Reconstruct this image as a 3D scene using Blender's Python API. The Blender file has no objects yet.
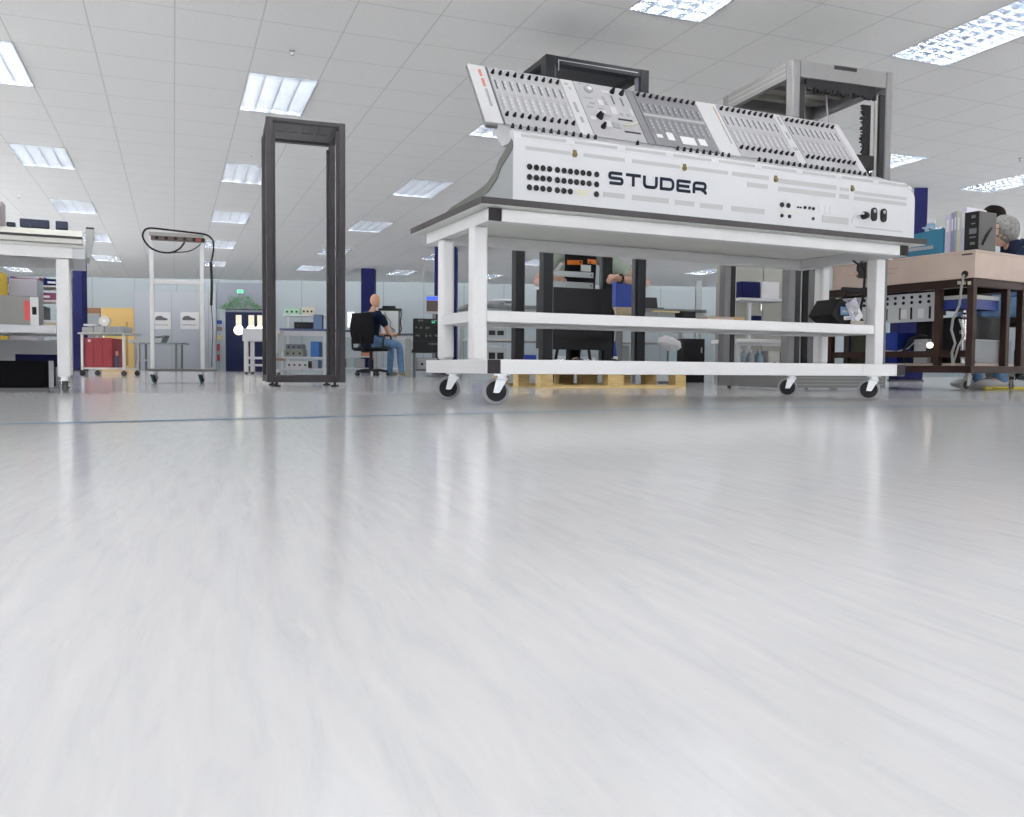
LIGHT, EXPO = 78.0, -.08
import bpy, math, random
from mathutils import Vector, Matrix
random.seed(7)
SC = bpy.context.scene
COL = SC.collection
PI = math.pi
# ------------------------------------------------------------------ camera
FPX, PITCH, ROLL, EYE = 870.0, -.0455, .008, .14
fw = Vector((0, math.cos(PITCH), math.sin(PITCH)))
rt0 = Vector((1, 0, 0)); up0 = rt0.cross(fw)
rt = rt0*math.cos(ROLL) + up0*math.sin(ROLL)
up = up0*math.cos(ROLL) - rt0*math.sin(ROLL)
cam = bpy.data.cameras.new('camera'); camo = bpy.data.objects.new('camera', cam); COL.objects.link(camo)
cam.sensor_fit = 'HORIZONTAL'; cam.sensor_width = 36; cam.lens = FPX/1024*36
cam.clip_start = .02; cam.clip_end = 200
m = Matrix((rt, up, -fw)).transposed().to_4x4(); m.translation = Vector((0, 0, EYE)); camo.matrix_world = m
SC.camera = camo
EYEV = Vector((0, 0, EYE))
def ray(px, py): return rt*((px-512)/FPX) + up*((408.5-py)/FPX) + fw
def at(px, py, Y):                      # the world point seen at a pixel, at distance Y into the hall
    d = ray(px, py); return EYEV + d*(Y/d.y)
def ground(px, Y):                      # floor spot in that direction and distance
    p = at(px, 369, Y); return Vector((p.x, Y, 0))
def project(p):
    q = Vector(p)-EYEV; z = q.dot(fw)
    if z < .05: return None
    return (512+FPX*q.dot(rt)/z, 408.5-FPX*q.dot(up)/z)
# ------------------------------------------------------------------ materials
MATS = {}
def mat(name, col, rough=.5, metal=0., spec=.5, emit=None, strength=0., var=0., vscale=8., alpha=1., trans=0., bump=0., stretch=None, coat=0.):
    if name in MATS: return MATS[name]
    mt = bpy.data.materials.new(name); mt.use_nodes = True
    nt = mt.node_tree; b = nt.nodes['Principled BSDF']
    b.inputs['Base Color'].default_value = (*col, 1); b.inputs['Roughness'].default_value = rough
    b.inputs['Metallic'].default_value = metal; b.inputs['Specular IOR Level'].default_value = spec
    if coat: b.inputs['Coat Weight'].default_value = coat
    if trans: b.inputs['Transmission Weight'].default_value = trans
    if emit: b.inputs['Emission Color'].default_value = (*emit, 1); b.inputs['Emission Strength'].default_value = strength
    if var or bump:
        tc = nt.nodes.new('ShaderNodeTexCoord'); mp = nt.nodes.new('ShaderNodeMapping')
        if stretch: mp.inputs['Scale'].default_value = stretch
        n = nt.nodes.new('ShaderNodeTexNoise'); n.inputs['Scale'].default_value = vscale; n.inputs['Detail'].default_value = 4
        nt.links.new(tc.outputs['Object'], mp.inputs[0]); nt.links.new(mp.outputs[0], n.inputs['Vector'])
        if var:
            r = nt.nodes.new('ShaderNodeValToRGB')
            r.color_ramp.elements[0].position = .3; r.color_ramp.elements[1].position = .7
            r.color_ramp.elements[0].color = (*[max(0, c*(1-var)) for c in col], 1)
            r.color_ramp.elements[1].color = (*[min(1, c*(1+var)) for c in col], 1)
            nt.links.new(n.outputs[0], r.inputs[0]); nt.links.new(r.outputs[0], b.inputs['Base Color'])
        if bump:
            bp = nt.nodes.new('ShaderNodeBump'); bp.inputs['Strength'].default_value = bump; bp.inputs['Distance'].default_value = .01
            nt.links.new(n.outputs[0], bp.inputs['Height']); nt.links.new(bp.outputs[0], b.inputs['Normal'])
    MATS[name] = mt; return mt
ALU = mat('aluminium', (.86,.855,.865), .38, .1, var=.018, vscale=9)
ALUM = mat('matt_aluminium', (.78,.78,.79), .5, .15, var=.02, vscale=10)
CHROME = mat('zinc', (.75,.76,.78), .22, .9)
RUB = mat('black_rubber', (.025,.025,.028), .55, spec=.25)
TYRE = mat('grey_tyre', (.30,.30,.33), .5)
CAPB = mat('dark_plastic', (.035,.031,.035), .6, spec=.2)
EDGE = mat('edge_band', (.068,.063,.066), .6, spec=.2)
WBOARD = mat('white_board', (.80,.81,.775), .55, var=.02)
WHITE = mat('white_paint', (.63,.64,.67), .38, var=.015, vscale=5)
CREAM = mat('cream_paint', (.74,.73,.69), .45)
GREYC = mat('cheek_grey', (.30,.32,.33), .5)
TRIMG = mat('trim_grey', (.15,.155,.145), .65, spec=.2)
PANEL = mat('panel_silver', (.47,.47,.495), .42, .1, var=.03, vscale=30)
PANELD = mat('panel_dark_silver', (.24,.24,.262), .45, .1, var=.05, vscale=30)
PANELW = mat('panel_white', (.64,.64,.66), .42)
INK = mat('ink_navy', (.016,.022,.038), .6, spec=.1)
BLK = mat('black_plastic', (.010,.010,.012), .5, spec=.25)
BLK2 = mat('soft_black', (.018,.018,.021), .7, spec=.2)
GREYP = mat('grey_print', (.36,.36,.39), .5)
LGREY = mat('vent_grey', (.47,.47,.485), .6)
REDP = mat('red_print', (.62,.22,.15), .5)
BRASS = mat('brass', (.18,.13,.06), .4, .6)
RACKD = mat('rack_charcoal', (.040,.036,.041), .5, .1, spec=.3, var=.06)
RACKB = mat('rack_black', (.008,.009,.012), .5, spec=.25)
RACKG = mat('rack_grey', (.155,.155,.16), .55, .1, var=.03)
RACKIN = mat('rack_inside', (.26,.26,.235), .6)
PINE = mat('pine', (.62,.45,.20), .7, var=.18, vscale=9, stretch=(1,9,9))
BROWN = mat('brown_steel', (.030,.014,.010), .55, spec=.25)
BEIGE = mat('beige_board', (.56,.45,.385), .7, var=.04)
TEAL = mat('teal_plastic', (.015,.16,.27), .45)
BLUE = mat('blue_paint', (.004,.006,.060), .6, spec=.15)
BLUEP = mat('blue_plastic', (.010,.035,.24), .5, spec=.3)
BLUED = mat('door_navy', (.004,.010,.06), .5, spec=.25)
LILAC = mat('lilac_paper', (.55,.54,.68), .7)
CREAMP = mat('cream_paper', (.66,.63,.50), .7)
PAPER = mat('white_paper', (.80,.80,.82), .7)
RED = mat('red_bin', (.27,.012,.022), .45)
YEL = mat('yellow_door', (.72,.47,.15), .5)
WOODB = mat('brown_wood', (.28,.14,.06), .6)
ORANGE = mat('orange', (.75,.19,.02), .5)
GREEN = mat('green_plastic', (.05,.30,.12), .5)
GREENL = mat('pale_green', (.32,.58,.42), .5)
SKIN = mat('skin', (.56,.30,.21), .5)
SKIN2 = mat('skin_pale', (.62,.38,.29), .5)
HAIRG = mat('grey_hair', (.21,.21,.205), .85, spec=.15, var=.35, vscale=60)
HAIRD = mat('dark_hair', (.012,.009,.008), .9, spec=.1)
NAVY = mat('navy_cloth', (.010,.017,.04), .9, spec=.15)
BLKC = mat('black_cloth', (.009,.009,.011), .9, spec=.15)
JEANS = mat('jeans', (.10,.19,.34), .85, var=.2, vscale=14)
SAGE = mat('sage_cloth', (.36,.42,.36), .85)
GLASSL = mat('lit_glass', (.9,.88,.75), .2, emit=(1,.93,.78), strength=2.2)
GREENS = mat('exit_green', (.03,.45,.15), .4, emit=(.08,.9,.35), strength=1.2)
SCREEN = mat('screen_blue', (.02,.06,.5), .3, emit=(.03,.1,1.), strength=.9)
LAMPW = mat('lamp_warm', (.9,.85,.75), .3, emit=(1,.85,.7), strength=3.)
CLEAR = mat('clear_plastic', (.85,.88,.9), .15, trans=.55)
# ------------------------------------------------------------------ mesh building
class MB:
    def __init__(s): s.v = []; s.f = []; s.M = Matrix.Identity(4)
    def add(s, vs, fs):
        n = len(s.v); s.v += [tuple(s.M @ Vector(v)) for v in vs]; s.f += [tuple(i+n for i in f) for f in fs]; return s
    def box(s, a, b):
        x0,y0,z0 = a; x1,y1,z1 = b
        return s.add([(x0,y0,z0),(x1,y0,z0),(x1,y1,z0),(x0,y1,z0),(x0,y0,z1),(x1,y0,z1),(x1,y1,z1),(x0,y1,z1)],
                     [(0,3,2,1),(4,5,6,7),(0,1,5,4),(1,2,6,5),(2,3,7,6),(3,0,4,7)])
    def cyl(s, p0, p1, r, n=14, r1=None, cap=True):
        p0 = Vector(p0); p1 = Vector(p1); r1 = r if r1 is None else r1
        d = (p1-p0).normalized(); a = d.orthogonal().normalized(); b = d.cross(a)
        vs = []
        for p, q in ((p0, r), (p1, r1)):
            vs += [tuple(p + (a*math.cos(2*PI*i/n)+b*math.sin(2*PI*i/n))*q) for i in range(n)]
        fs = [(i, (i+1) % n, n+(i+1) % n, n+i) for i in range(n)]
        if cap: fs += [tuple(range(n-1, -1, -1)), tuple(range(n, 2*n))]
        return s.add(vs, fs)
    def ring(s, c, ax, r, rr, n=22, k=8):                # torus
        c = Vector(c); d = Vector(ax).normalized(); a = d.orthogonal().normalized(); b = d.cross(a); vs = []; fs = []
        for i in range(n):
            e = a*math.cos(2*PI*i/n)+b*math.sin(2*PI*i/n)
            for j in range(k): vs.append(tuple(c+e*(r+rr*math.cos(2*PI*j/k))+d*(rr*math.sin(2*PI*j/k))))
        for i in range(n):
            for j in range(k):
                fs.append((i*k+j, ((i+1) % n)*k+j, ((i+1) % n)*k+(j+1) % k, i*k+(j+1) % k))
        return s.add(vs, fs)
    def tube(s, pts, r, n=8):
        pts = [Vector(p) for p in pts]; vs = []; fs = []; prev = None
        for i, p in enumerate(pts):
            t = (pts[min(i+1, len(pts)-1)]-pts[max(i-1, 0)]).normalized()
            a = (prev - t*prev.dot(t)).normalized() if prev is not None and (prev - t*prev.dot(t)).length > 1e-4 else t.orthogonal().normalized()
            prev = a; b = t.cross(a)
            vs += [tuple(p+(a*math.cos(2*PI*j/n)+b*math.sin(2*PI*j/n))*r) for j in range(n)]
        for i in range(len(pts)-1):
            for j in range(n): fs.append((i*n+j, i*n+(j+1) % n, (i+1)*n+(j+1) % n, (i+1)*n+j))
        fs += [tuple(range(n-1, -1, -1)), tuple(range((len(pts)-1)*n, len(pts)*n))]
        return s.add(vs, fs)
    def prism(s, prof, x0, x1, axis='x'):                # profile of (y,z) run along x; or (x,z) along y; or (x,y) along z
        n = len(prof)
        P = {'x': lambda t, p: (t, p[0], p[1]), 'y': lambda t, p: (p[0], t, p[1]), 'z': lambda t, p: (p[0], p[1], t)}[axis]
        vs = [P(x0, p) for p in prof]+[P(x1, p) for p in prof]
        fs = [(i, (i+1) % n, n+(i+1) % n, n+i) for i in range(n)]+[tuple(range(n-1, -1, -1)), tuple(range(n, 2*n))]
        return s.add(vs, fs)
    def ball(s, c, r, n=14, k=9):
        rx, ry, rz = r if isinstance(r, (tuple, list)) else (r, r, r); vs = []; fs = []
        for i in range(1, k):
            th = PI*i/k
            for j in range(n): vs.append((c[0]+rx*math.sin(th)*math.cos(2*PI*j/n), c[1]+ry*math.sin(th)*math.sin(2*PI*j/n), c[2]+rz*math.cos(th)))
        a = len(vs); vs += [(c[0], c[1], c[2]+rz), (c[0], c[1], c[2]-rz)]
        for i in range(k-2):
            for j in range(n): fs.append((i*n+j, (i+1)*n+j, (i+1)*n+(j+1) % n, i*n+(j+1) % n))
        for j in range(n): fs.append((a, j, (j+1) % n)); fs.append((a+1, (k-2)*n+(j+1) % n, (k-2)*n+j))
        return s.add(vs, fs)
    def build(s, name, mt, parent=None, bevel=0., smooth=True, loc=None, rz=0.):
        me = bpy.data.meshes.new(name); me.from_pydata(s.v, [], s.f); me.validate(); me.update()
        me.materials.append(mt)
        if smooth:
            me.polygons.foreach_set('use_smooth', [True]*len(me.polygons))
            try: me.set_sharp_from_angle(angle=math.radians(35))
            except Exception: pass
        o = bpy.data.objects.new(name, me); COL.objects.link(o)
        if parent: o.parent = parent
        if loc is not None: o.location = loc
        o.rotation_euler.z = rz
        if bevel:
            b = o.modifiers.new('bevel', 'BEVEL'); b.width = bevel; b.segments = 2; b.limit_method = 'ANGLE'; b.harden_normals = False
        return o
def bx(a, b): return MB().box(a, b)
def tag(o, label=None, cat=None, group=None, kind=None):
    if label: o['label'] = label
    if cat: o['category'] = cat
    if group: o['group'] = group
    if kind: o['kind'] = kind
    return o
def thing(name, label, cat, loc=(0,0,0), rz=0., group=None):
    o = bpy.data.objects.new(name, None); COL.objects.link(o); o.location = loc; o.rotation_euler.z = rz
    o.empty_display_size = .1
    return tag(o, label, cat, group)
def struct(o): o['kind'] = 'structure'; return o
def dup(o, loc=None, rz=None, parent=None):
    c = o.copy(); COL.objects.link(c)
    if parent: c.parent = parent
    if loc is not None: c.location = loc
    if rz is not None: c.rotation_euler.z = rz
    for ch in list(o.children): dup(ch, parent=c)
    return c
def catmull(P, n=8):
    P = [Vector(p) for p in P]; out = []
    for i in range(len(P)-1):
        a = P[max(i-1, 0)]; b = P[i]; c = P[i+1]; d = P[min(i+2, len(P)-1)]
        for k in range(n):
            t = k/n; out.append(.5*((2*b)+(c-a)*t+(2*a-5*b+4*c-d)*t*t+(3*b-a-3*c+d)*t**3))
    return out+[P[-1]]
def ribbon(path, w, r, closed=False, seg=6):             # 2-D stroke outline with rounded corners -> list of centre points
    pts = [Vector(p) for p in path]; out = []; n = len(pts)
    for i, p in enumerate(pts):
        if not closed and i in (0, n-1): out.append(p); continue
        a = pts[i-1]; b = pts[(i+1) % n]; d0 = (a-p).normalized(); d1 = (b-p).normalized()
        L = min(r, (a-p).length*.5, (b-p).length*.5)
        for k in range(seg+1):
            t = k/seg; out.append((p+d0*L)*(1-t)**2+p*2*t*(1-t)+(p+d1*L)*t*t)
    return out
def stroke(mb, path, w, r, fn, th, closed=False):        # thick flat stroke; fn maps (x, y, height) to a point
    c = ribbon(path, w, r, closed); n = len(c); vs = []; fs = []
    for i, p in enumerate(c):
        a = c[i-1] if (closed or i > 0) else p; b = c[(i+1) % n] if (closed or i < n-1) else p
        t = (b-a).normalized(); q = Vector((-t.y, t.x))*w/2
        for s_ in (-1, 1):
            for h in (0, th): e = p+q*s_; vs.append(fn(e.x, e.y, h))
    for i in range(n if closed else n-1):
        j = (i+1) % n; A = i*4; B = j*4
        fs += [(A+1, B+1, B+3, A+3), (A, A+2, B+2, B), (A, B, B+1, A+1), (A+2, A+3, B+3, B+2)]
    if not closed: fs += [(0, 1, 3, 2), ((n-1)*4, (n-1)*4+2, (n-1)*4+3, (n-1)*4+1)]
    mb.add(vs, fs)
# ------------------------------------------------------------------ the hall
RYAW = .3706
CR = Vector((math.cos(RYAW), math.sin(RYAW), 0)); DR = Vector((-math.sin(RYAW), math.cos(RYAW), 0))
GX, GY, HC, S = -4.604, 8.48, 2.805, .625
XL, XR, YN, WINY = -16.5, 20.0, -11.0, 19.0
def wall_y(x): return 27.46 + .0767*x
def tile(c, r): return Vector((GX, GY, HC)) + CR*(c*S) + DR*(r*S)
def inside(p, mg=.8): return XL+mg < p.x < XR-mg and YN+mg < p.y < wall_y(p.x)-mg
fix = []
for c in range(-41, 60, 4):
    for j in range(-9, 9):
        q = [tile(c+a, 6*j-b) for a in (0, 1) for b in (0, 2)]
        if all(inside(p) for p in q): fix.append((c, j))
holes = {(c, 6*j-b) for c, j in fix for b in (1, 2)}
# floor
def floor_mat():
    mt = bpy.data.materials.new('vinyl_floor'); mt.use_nodes = True; nt = mt.node_tree; N = nt.nodes.new; Lk = nt.links.new
    b = nt.nodes['Principled BSDF']; tc = N('ShaderNodeTexCoord')
    mp = N('ShaderNodeMapping'); mp.vector_type = 'TEXTURE'; mp.inputs['Rotation'].default_value = (0, 0, RYAW-.05); mp.inputs['Scale'].default_value = (.014, .13, 1)
    Lk(tc.outputs['Object'], mp.inputs[0])
    n1 = N('ShaderNodeTexNoise'); n1.inputs['Scale'].default_value = 1.; n1.inputs['Detail'].default_value = 11; n1.inputs['Roughness'].default_value = .66; n1.inputs['Distortion'].default_value = .5
    Lk(mp.outputs[0], n1.inputs['Vector'])
    r1 = N('ShaderNodeValToRGB'); e = r1.color_ramp.elements
    e[0].position = .25; e[0].color = (.535, .543, .57, 1); e[1].position = .66; e[1].color = (.64, .635, .645, 1)
    x = r1.color_ramp.elements.new(.46); x.color = (.60, .60, .618, 1)
    Lk(n1.outputs[0], r1.inputs[0])
    n2 = N('ShaderNodeTexNoise'); n2.inputs['Scale'].default_value = .9; n2.inputs['Detail'].default_value = 6
    mp2 = N('ShaderNodeMapping'); mp2.vector_type = 'TEXTURE'; mp2.inputs['Rotation'].default_value = (0, 0, RYAW+.12); mp2.inputs['Scale'].default_value = (.011, .10, 1); mp2.inputs['Location'].default_value = (3, 7, 0)
    Lk(tc.outputs['Object'], mp2.inputs[0]); Lk(mp2.outputs[0], n2.inputs['Vector'])
    r2 = N('ShaderNodeValToRGB'); r2.color_ramp.elements[0].position = .64; r2.color_ramp.elements[1].position = .76
    r2.color_ramp.elements[0].color = (0, 0, 0, 1); r2.color_ramp.elements[1].color = (.6, .6, .6, 1)
    Lk(n2.outputs[0], r2.inputs[0])
    mx = N('ShaderNodeMix'); mx.data_type = 'RGBA'; Lk(r2.outputs[0], mx.inputs['Factor']); Lk(r1.outputs[0], mx.inputs[6]); mx.inputs[7].default_value = (.70, .675, .645, 1)
    n3 = N('ShaderNodeTexNoise'); n3.inputs['Scale'].default_value = 55; n3.inputs['Detail'].default_value = 3; Lk(tc.outputs['Object'], n3.inputs['Vector'])
    r3 = N('ShaderNodeValToRGB'); r3.color_ramp.elements[0].position = .74; r3.color_ramp.elements[1].position = .80
    r3.color_ramp.elements[0].color = (1, 1, 1, 1); r3.color_ramp.elements[1].color = (.8, .8, .8, 1); Lk(n3.outputs[0], r3.inputs[0])
    m2 = N('ShaderNodeMix'); m2.data_type = 'RGBA'; m2.blend_type = 'MULTIPLY'; m2.inputs['Factor'].default_value = 1
    Lk(mx.outputs[2], m2.inputs[6]); Lk(r3.outputs[0], m2.inputs[7]); Lk(m2.outputs[2], b.inputs['Base Color'])
    n4 = N('ShaderNodeTexNoise'); n4.inputs['Scale'].default_value = 2.2; n4.inputs['Detail'].default_value = 2; Lk(tc.outputs['Object'], n4.inputs['Vector'])
    bp = N('ShaderNodeBump'); bp.inputs['Strength'].default_value = .02; bp.inputs['Distance'].default_value = .02; Lk(n4.outputs[0], bp.inputs['Height']); Lk(bp.outputs[0], b.inputs['Normal'])
    b.inputs['Roughness'].default_value = .13; b.inputs['Specular IOR Level'].default_value = .33
    return mt
fl = MB().add([(XL, YN, 0), (XR, YN, 0), (XR, wall_y(XR), 0), (XL, wall_y(XL), 0)], [(0, 1, 2, 3)])
struct(fl.build('floor', floor_mat(), smooth=False))
# ceiling: one quad per tile, openings left for the recessed lights
def ceil_mat():
    mt = bpy.data.materials.new('ceiling_tile'); mt.use_nodes = True; nt = mt.node_tree; N = nt.nodes.new; Lk = nt.links.new
    b = nt.nodes['Principled BSDF']; b.inputs['Roughness'].default_value = .85; b.inputs['Specular IOR Level'].default_value = .15
    uv = N('ShaderNodeUVMap'); sp = N('ShaderNodeSeparateXYZ'); Lk(uv.outputs[0], sp.inputs[0])
    outs = []
    for ax in (0, 1):
        f = N('ShaderNodeMath'); f.operation = 'FRACT'; Lk(sp.outputs[ax], f.inputs[0])
        a = N('ShaderNodeMath'); a.operation = 'SUBTRACT'; Lk(f.outputs[0], a.inputs[0]); a.inputs[1].default_value = .5
        c = N('ShaderNodeMath'); c.operation = 'ABSOLUTE'; Lk(a.outputs[0], c.inputs[0])
        g = N('ShaderNodeMath'); g.operation = 'GREATER_THAN'; Lk(c.outputs[0], g.inputs[0]); g.inputs[1].default_value = .492
        outs.append(g)
    mxm = N('ShaderNodeMath'); mxm.operation = 'MAXIMUM'; Lk(outs[0].outputs[0], mxm.inputs[0]); Lk(outs[1].outputs[0], mxm.inputs[1])
    tc = N('ShaderNodeTexCoord'); n = N('ShaderNodeTexNoise'); n.inputs['Scale'].default_value = 60; n.inputs['Detail'].default_value = 4; Lk(tc.outputs['Object'], n.inputs['Vector'])
    r = N('ShaderNodeValToRGB'); r.color_ramp.elements[0].position = .35; r.color_ramp.elements[1].position = .6
    r.color_ramp.elements[0].color = (.885, .895, .895, 1); r.color_ramp.elements[1].color = (.92, .93, .93, 1); Lk(n.outputs[0], r.inputs[0])
    mx = N('ShaderNodeMix'); mx.data_type = 'RGBA'; Lk(mxm.outputs[0], mx.inputs['Factor']); Lk(r.outputs[0], mx.inputs[6]); mx.inputs[7].default_value = (.70, .71, .72, 1)
    Lk(mx.outputs[2], b.inputs['Base Color']); return mt
vs = []; fs = []; uvs = []
for c in range(-50, 75):
    for r in range(-55, 60):
        if (c, r) in holes: continue
        q = [tile(c, r), tile(c+1, r), tile(c+1, r+1), tile(c, r+1)]
        if not any(XL-.4 < p.x < XR+.4 and YN-.4 < p.y < wall_y(p.x)+.4 for p in q): continue
        n = len(vs); vs += [tuple(p) for p in q]; fs.append((n+3, n+2, n+1, n)); uvs += [(c, r+1), (c+1, r+1), (c+1, r), (c, r)]
me = bpy.data.meshes.new('ceiling'); me.from_pydata(vs, [], fs); me.materials.append(ceil_mat())
u = me.uv_layers.new(name='UVMap'); u.data.foreach_set('uv', [x for p in uvs for x in p])
co = bpy.data.objects.new('ceiling', me); COL.objects.link(co); struct(co)
# walls
def wall_mat(name, col, seam, w):
    mt = bpy.data.materials.new(name); mt.use_nodes = True; nt = mt.node_tree; N = nt.nodes.new; Lk = nt.links.new
    b = nt.nodes['Principled BSDF']; b.inputs['Roughness'].default_value = .55
    tc = N('ShaderNodeTexCoord'); sp = N('ShaderNodeSeparateXYZ'); Lk(tc.outputs['Object'], sp.inputs[0])
    d = N('ShaderNodeMath'); d.operation = 'DIVIDE'; d.inputs[1].default_value = w; Lk(sp.outputs[0], d.inputs[0])
    f = N('ShaderNodeMath'); f.operation = 'FRACT'; Lk(d.outputs[0], f.inputs[0])
    g = N('ShaderNodeMath'); g.operation = 'LESS_THAN'; g.inputs[1].default_value = .025; Lk(f.outputs[0], g.inputs[0])
    mx = N('ShaderNodeMix'); mx.data_type = 'RGBA'; Lk(g.outputs[0], mx.inputs['Factor']); mx.inputs[6].default_value = (*col, 1); mx.inputs[7].default_value = (*seam, 1)
    Lk(mx.outputs[2], b.inputs['Base Color']); return mt
WFAR = wall_mat('wall_panelling', (.41, .47, .51), (.29, .34, .38), 1.25)
WALLW = mat('wall_white', (.72, .74, .76), .6)
def wall(name, x0, x1, mt, z0=0, z1=HC+.15, th=.15, off=0.):
    L = math.hypot(x1-x0, wall_y(x1)-wall_y(x0))
    o = bx((0, 0, z0), (L, th, z1)).build(name, mt, smooth=False, loc=(x0, wall_y(x0)-off, 0), rz=math.atan(.0767)); return struct(o)
wall('wall_far', XL, XR, WFAR)
struct(bx((XL-.15, YN, 0), (XL, WINY, .8)).box((XL-.15, YN, HC-.05), (XL, WINY, HC+.15)).box((XL-.15, WINY, 0), (XL, wall_y(XL), HC+.15)).build('wall_left', WALLW, smooth=False))
struct(bx((XR, YN, 0), (XR+.15, WINY, .8)).box((XR, YN, HC-.05), (XR+.15, WINY, HC+.15)).box((XR, WINY, 0), (XR+.15, wall_y(XR), HC+.15)).build('wall_right', WALLW, smooth=False))
nw = MB().box((XL, YN-.15, 0), (XR, YN, .8)).box((XL, YN-.15, HC-.05), (XR, YN, HC+.15))
struct(nw.build('wall_near', WALLW, smooth=False))
wf = MB()
for k in range(16):
    x = XL+(XR-XL)*k/15; wf.box((x-.04, YN-.12, .8), (x+.04, YN-.03, HC-.05))
wf.box((XL, YN-.12, .8), (XR, YN-.03, .85)); struct(wf.build('added_window_1', WALLW, smooth=False))  # unseen window band, added to light the hall from behind the camera
for nm, x in (('added_window_2', XL-.1), ('added_window_3', XR+.02)):  # unseen side windows, added to brighten the ceiling and far wall
    wf = MB()
    for k in range(14):
        y = YN+(WINY-YN)*k/13; wf.box((x, y-.04, .8), (x+.09, y+.04, HC-.05))
    struct(wf.build(nm, WALLW, smooth=False))
# blue floor tape
tp = [Vector((-3.2, .86, 0)), Vector((-1.22, 2.02, 0)), Vector((-.6, 2.40, 0)), Vector((.3, 2.95, 0)), Vector((.9, 3.26, 0)), Vector((2.2, 3.72, 0)), Vector((4.5, 4.4, 0))]
vs = []; fs = []
for i, p in enumerate(tp):
    d = (tp[min(i+1, 6)]-tp[max(i-1, 0)]).normalized(); q = Vector((-d.y, d.x, 0))*.016
    vs += [tuple(p-q+Vector((0, 0, .0012))), tuple(p+q+Vector((0, 0, .0012)))]
    if i: fs.append((2*i-2, 2*i-1, 2*i+1, 2*i)[::-1])
struct(MB().add(vs, fs).build('trim_1', mat('tape_blue', (.11, .20, .29), .9, spec=0.), smooth=False))
# recessed louvred lights
TUBE = mat('tube_glow', (1, 1, 1), .4, emit=(1, .978, .962), strength=LIGHT)
LOUV = mat('louvre_silver', (.74, .80, .88), .25, .82)
HOUS = mat('housing_white', (.80, .82, .85), .5)
def make_light():
    t = thing('ceiling_light', '', 'ceiling light')
    W, L, H = S, 2*S, .10
    h = MB()
    h.box((0.001, 0.001, H), (W-.001, L-.001, H+.01))
    for a, b in (((0.001, .001), (.012, L-.001)), ((W-.012, .001), (W-.001, L-.001)), ((.012, .001), (W-.012, .012)), ((.012, L-.012), (W-.012, L-.001))):
        h.box((a[0], a[1], -.004), (b[0], b[1], H))
    h.build('housing', LOUV, t, smooth=False)
    l = MB(); dv = MB()
    for k in (1, 2, 3):
        x = W*k/4
        dv.prism([(x-.026, .075), (x-.003, .002), (x+.003, .002), (x+.026, .075)], .013, L-.013, 'y')
    for k in range(1, 13):
        y = L*k/13
        l.prism([(y-.013, .046), (y-.001, .004), (y+.001, .004), (y+.013, .046)], .013, W-.013, 'x')
    l.build('louvre', LOUV, t, smooth=False)
    dv.build('divider', mat('divider_silver', (.42, .49, .60), .25, .9), t, smooth=False)
    tb = None
    for k in range(4):
        x = W*(k+.5)/4
        if tb is None:
            tb = MB().cyl((0, .03, 0), (0, L-.03, 0), .013, 8, cap=False).build('fluorescent_tube', TUBE, t); tb.location = (x, 0, .075)
        else:
            c = tb.copy(); COL.objects.link(c); c.parent = t; c.location = (x, 0, .075)
    return t
ORD = ['nearest', 'second nearest', 'third nearest', 'fourth nearest', 'fifth nearest', 'sixth nearest', 'seventh nearest', 'eighth nearest', 'ninth nearest']
CN = ['first', 'second', 'third', 'fourth', 'fifth', 'sixth', 'seventh', 'eighth', 'ninth', 'tenth', 'eleventh', 'twelfth', 'thirteenth']
seen = {}
for c, j in fix:
    q = [project(tile(c+a, 6*j-b)) for a, b in ((.5, 1), (.1, .1), (.9, .1), (.1, 1.9), (.9, 1.9))]
    if any(p and 0 <= p[0] < 1024 and 0 <= p[1] < 817 for p in q): seen.setdefault(c, []).append(j)
proto = None
cols = sorted(seen)
for c, j in fix:
    p = tile(c, 6*j-2)
    if proto is None: proto = o = make_light(); o.location = p; o.rotation_euler.z = RYAW
    else: o = dup(proto, p, RYAW)
    if c in seen and j in seen[c]:
        tag(o, f'recessed louvred ceiling light, {ORD[sorted(seen[c]).index(j)]} in the {CN[cols.index(c)]} column from the left', group='louvred ceiling lights')
    else: tag(o, 'recessed louvred ceiling light outside the picture', group='ceiling lights out of view')
# sprinkler heads
SPK = [((292, 50), 'small sprinkler head in the ceiling above the nearest light of the dark rack'), ((252, 153), 'small sprinkler head beside the tall dark open rack'), ((1020, 158), 'sprinkler head in the ceiling above the grey-haired person'), ((19, 196), 'small sprinkler head above the trolley with the cream console'), ((456, 214), 'small sprinkler head in the ceiling left of the white console table')]
for (px, py), lb in SPK:
    d = ray(px, py); p = EYEV+d*((HC-EYE)/d.z)
    t = thing('sprinkler_head', lb, 'sprinkler', p, 0, 'sprinkler heads')
    MB().cyl((0, 0, 0), (0, 0, -.006), .026, 16).build('escutcheon', CHROME, t)
    MB().cyl((0, 0, -.008), (0, 0, -.036), .008, 10).cyl((0, 0, -.0365), (0, 0, -.041), .017, 12).build('deflector', GREYP, t)
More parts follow.
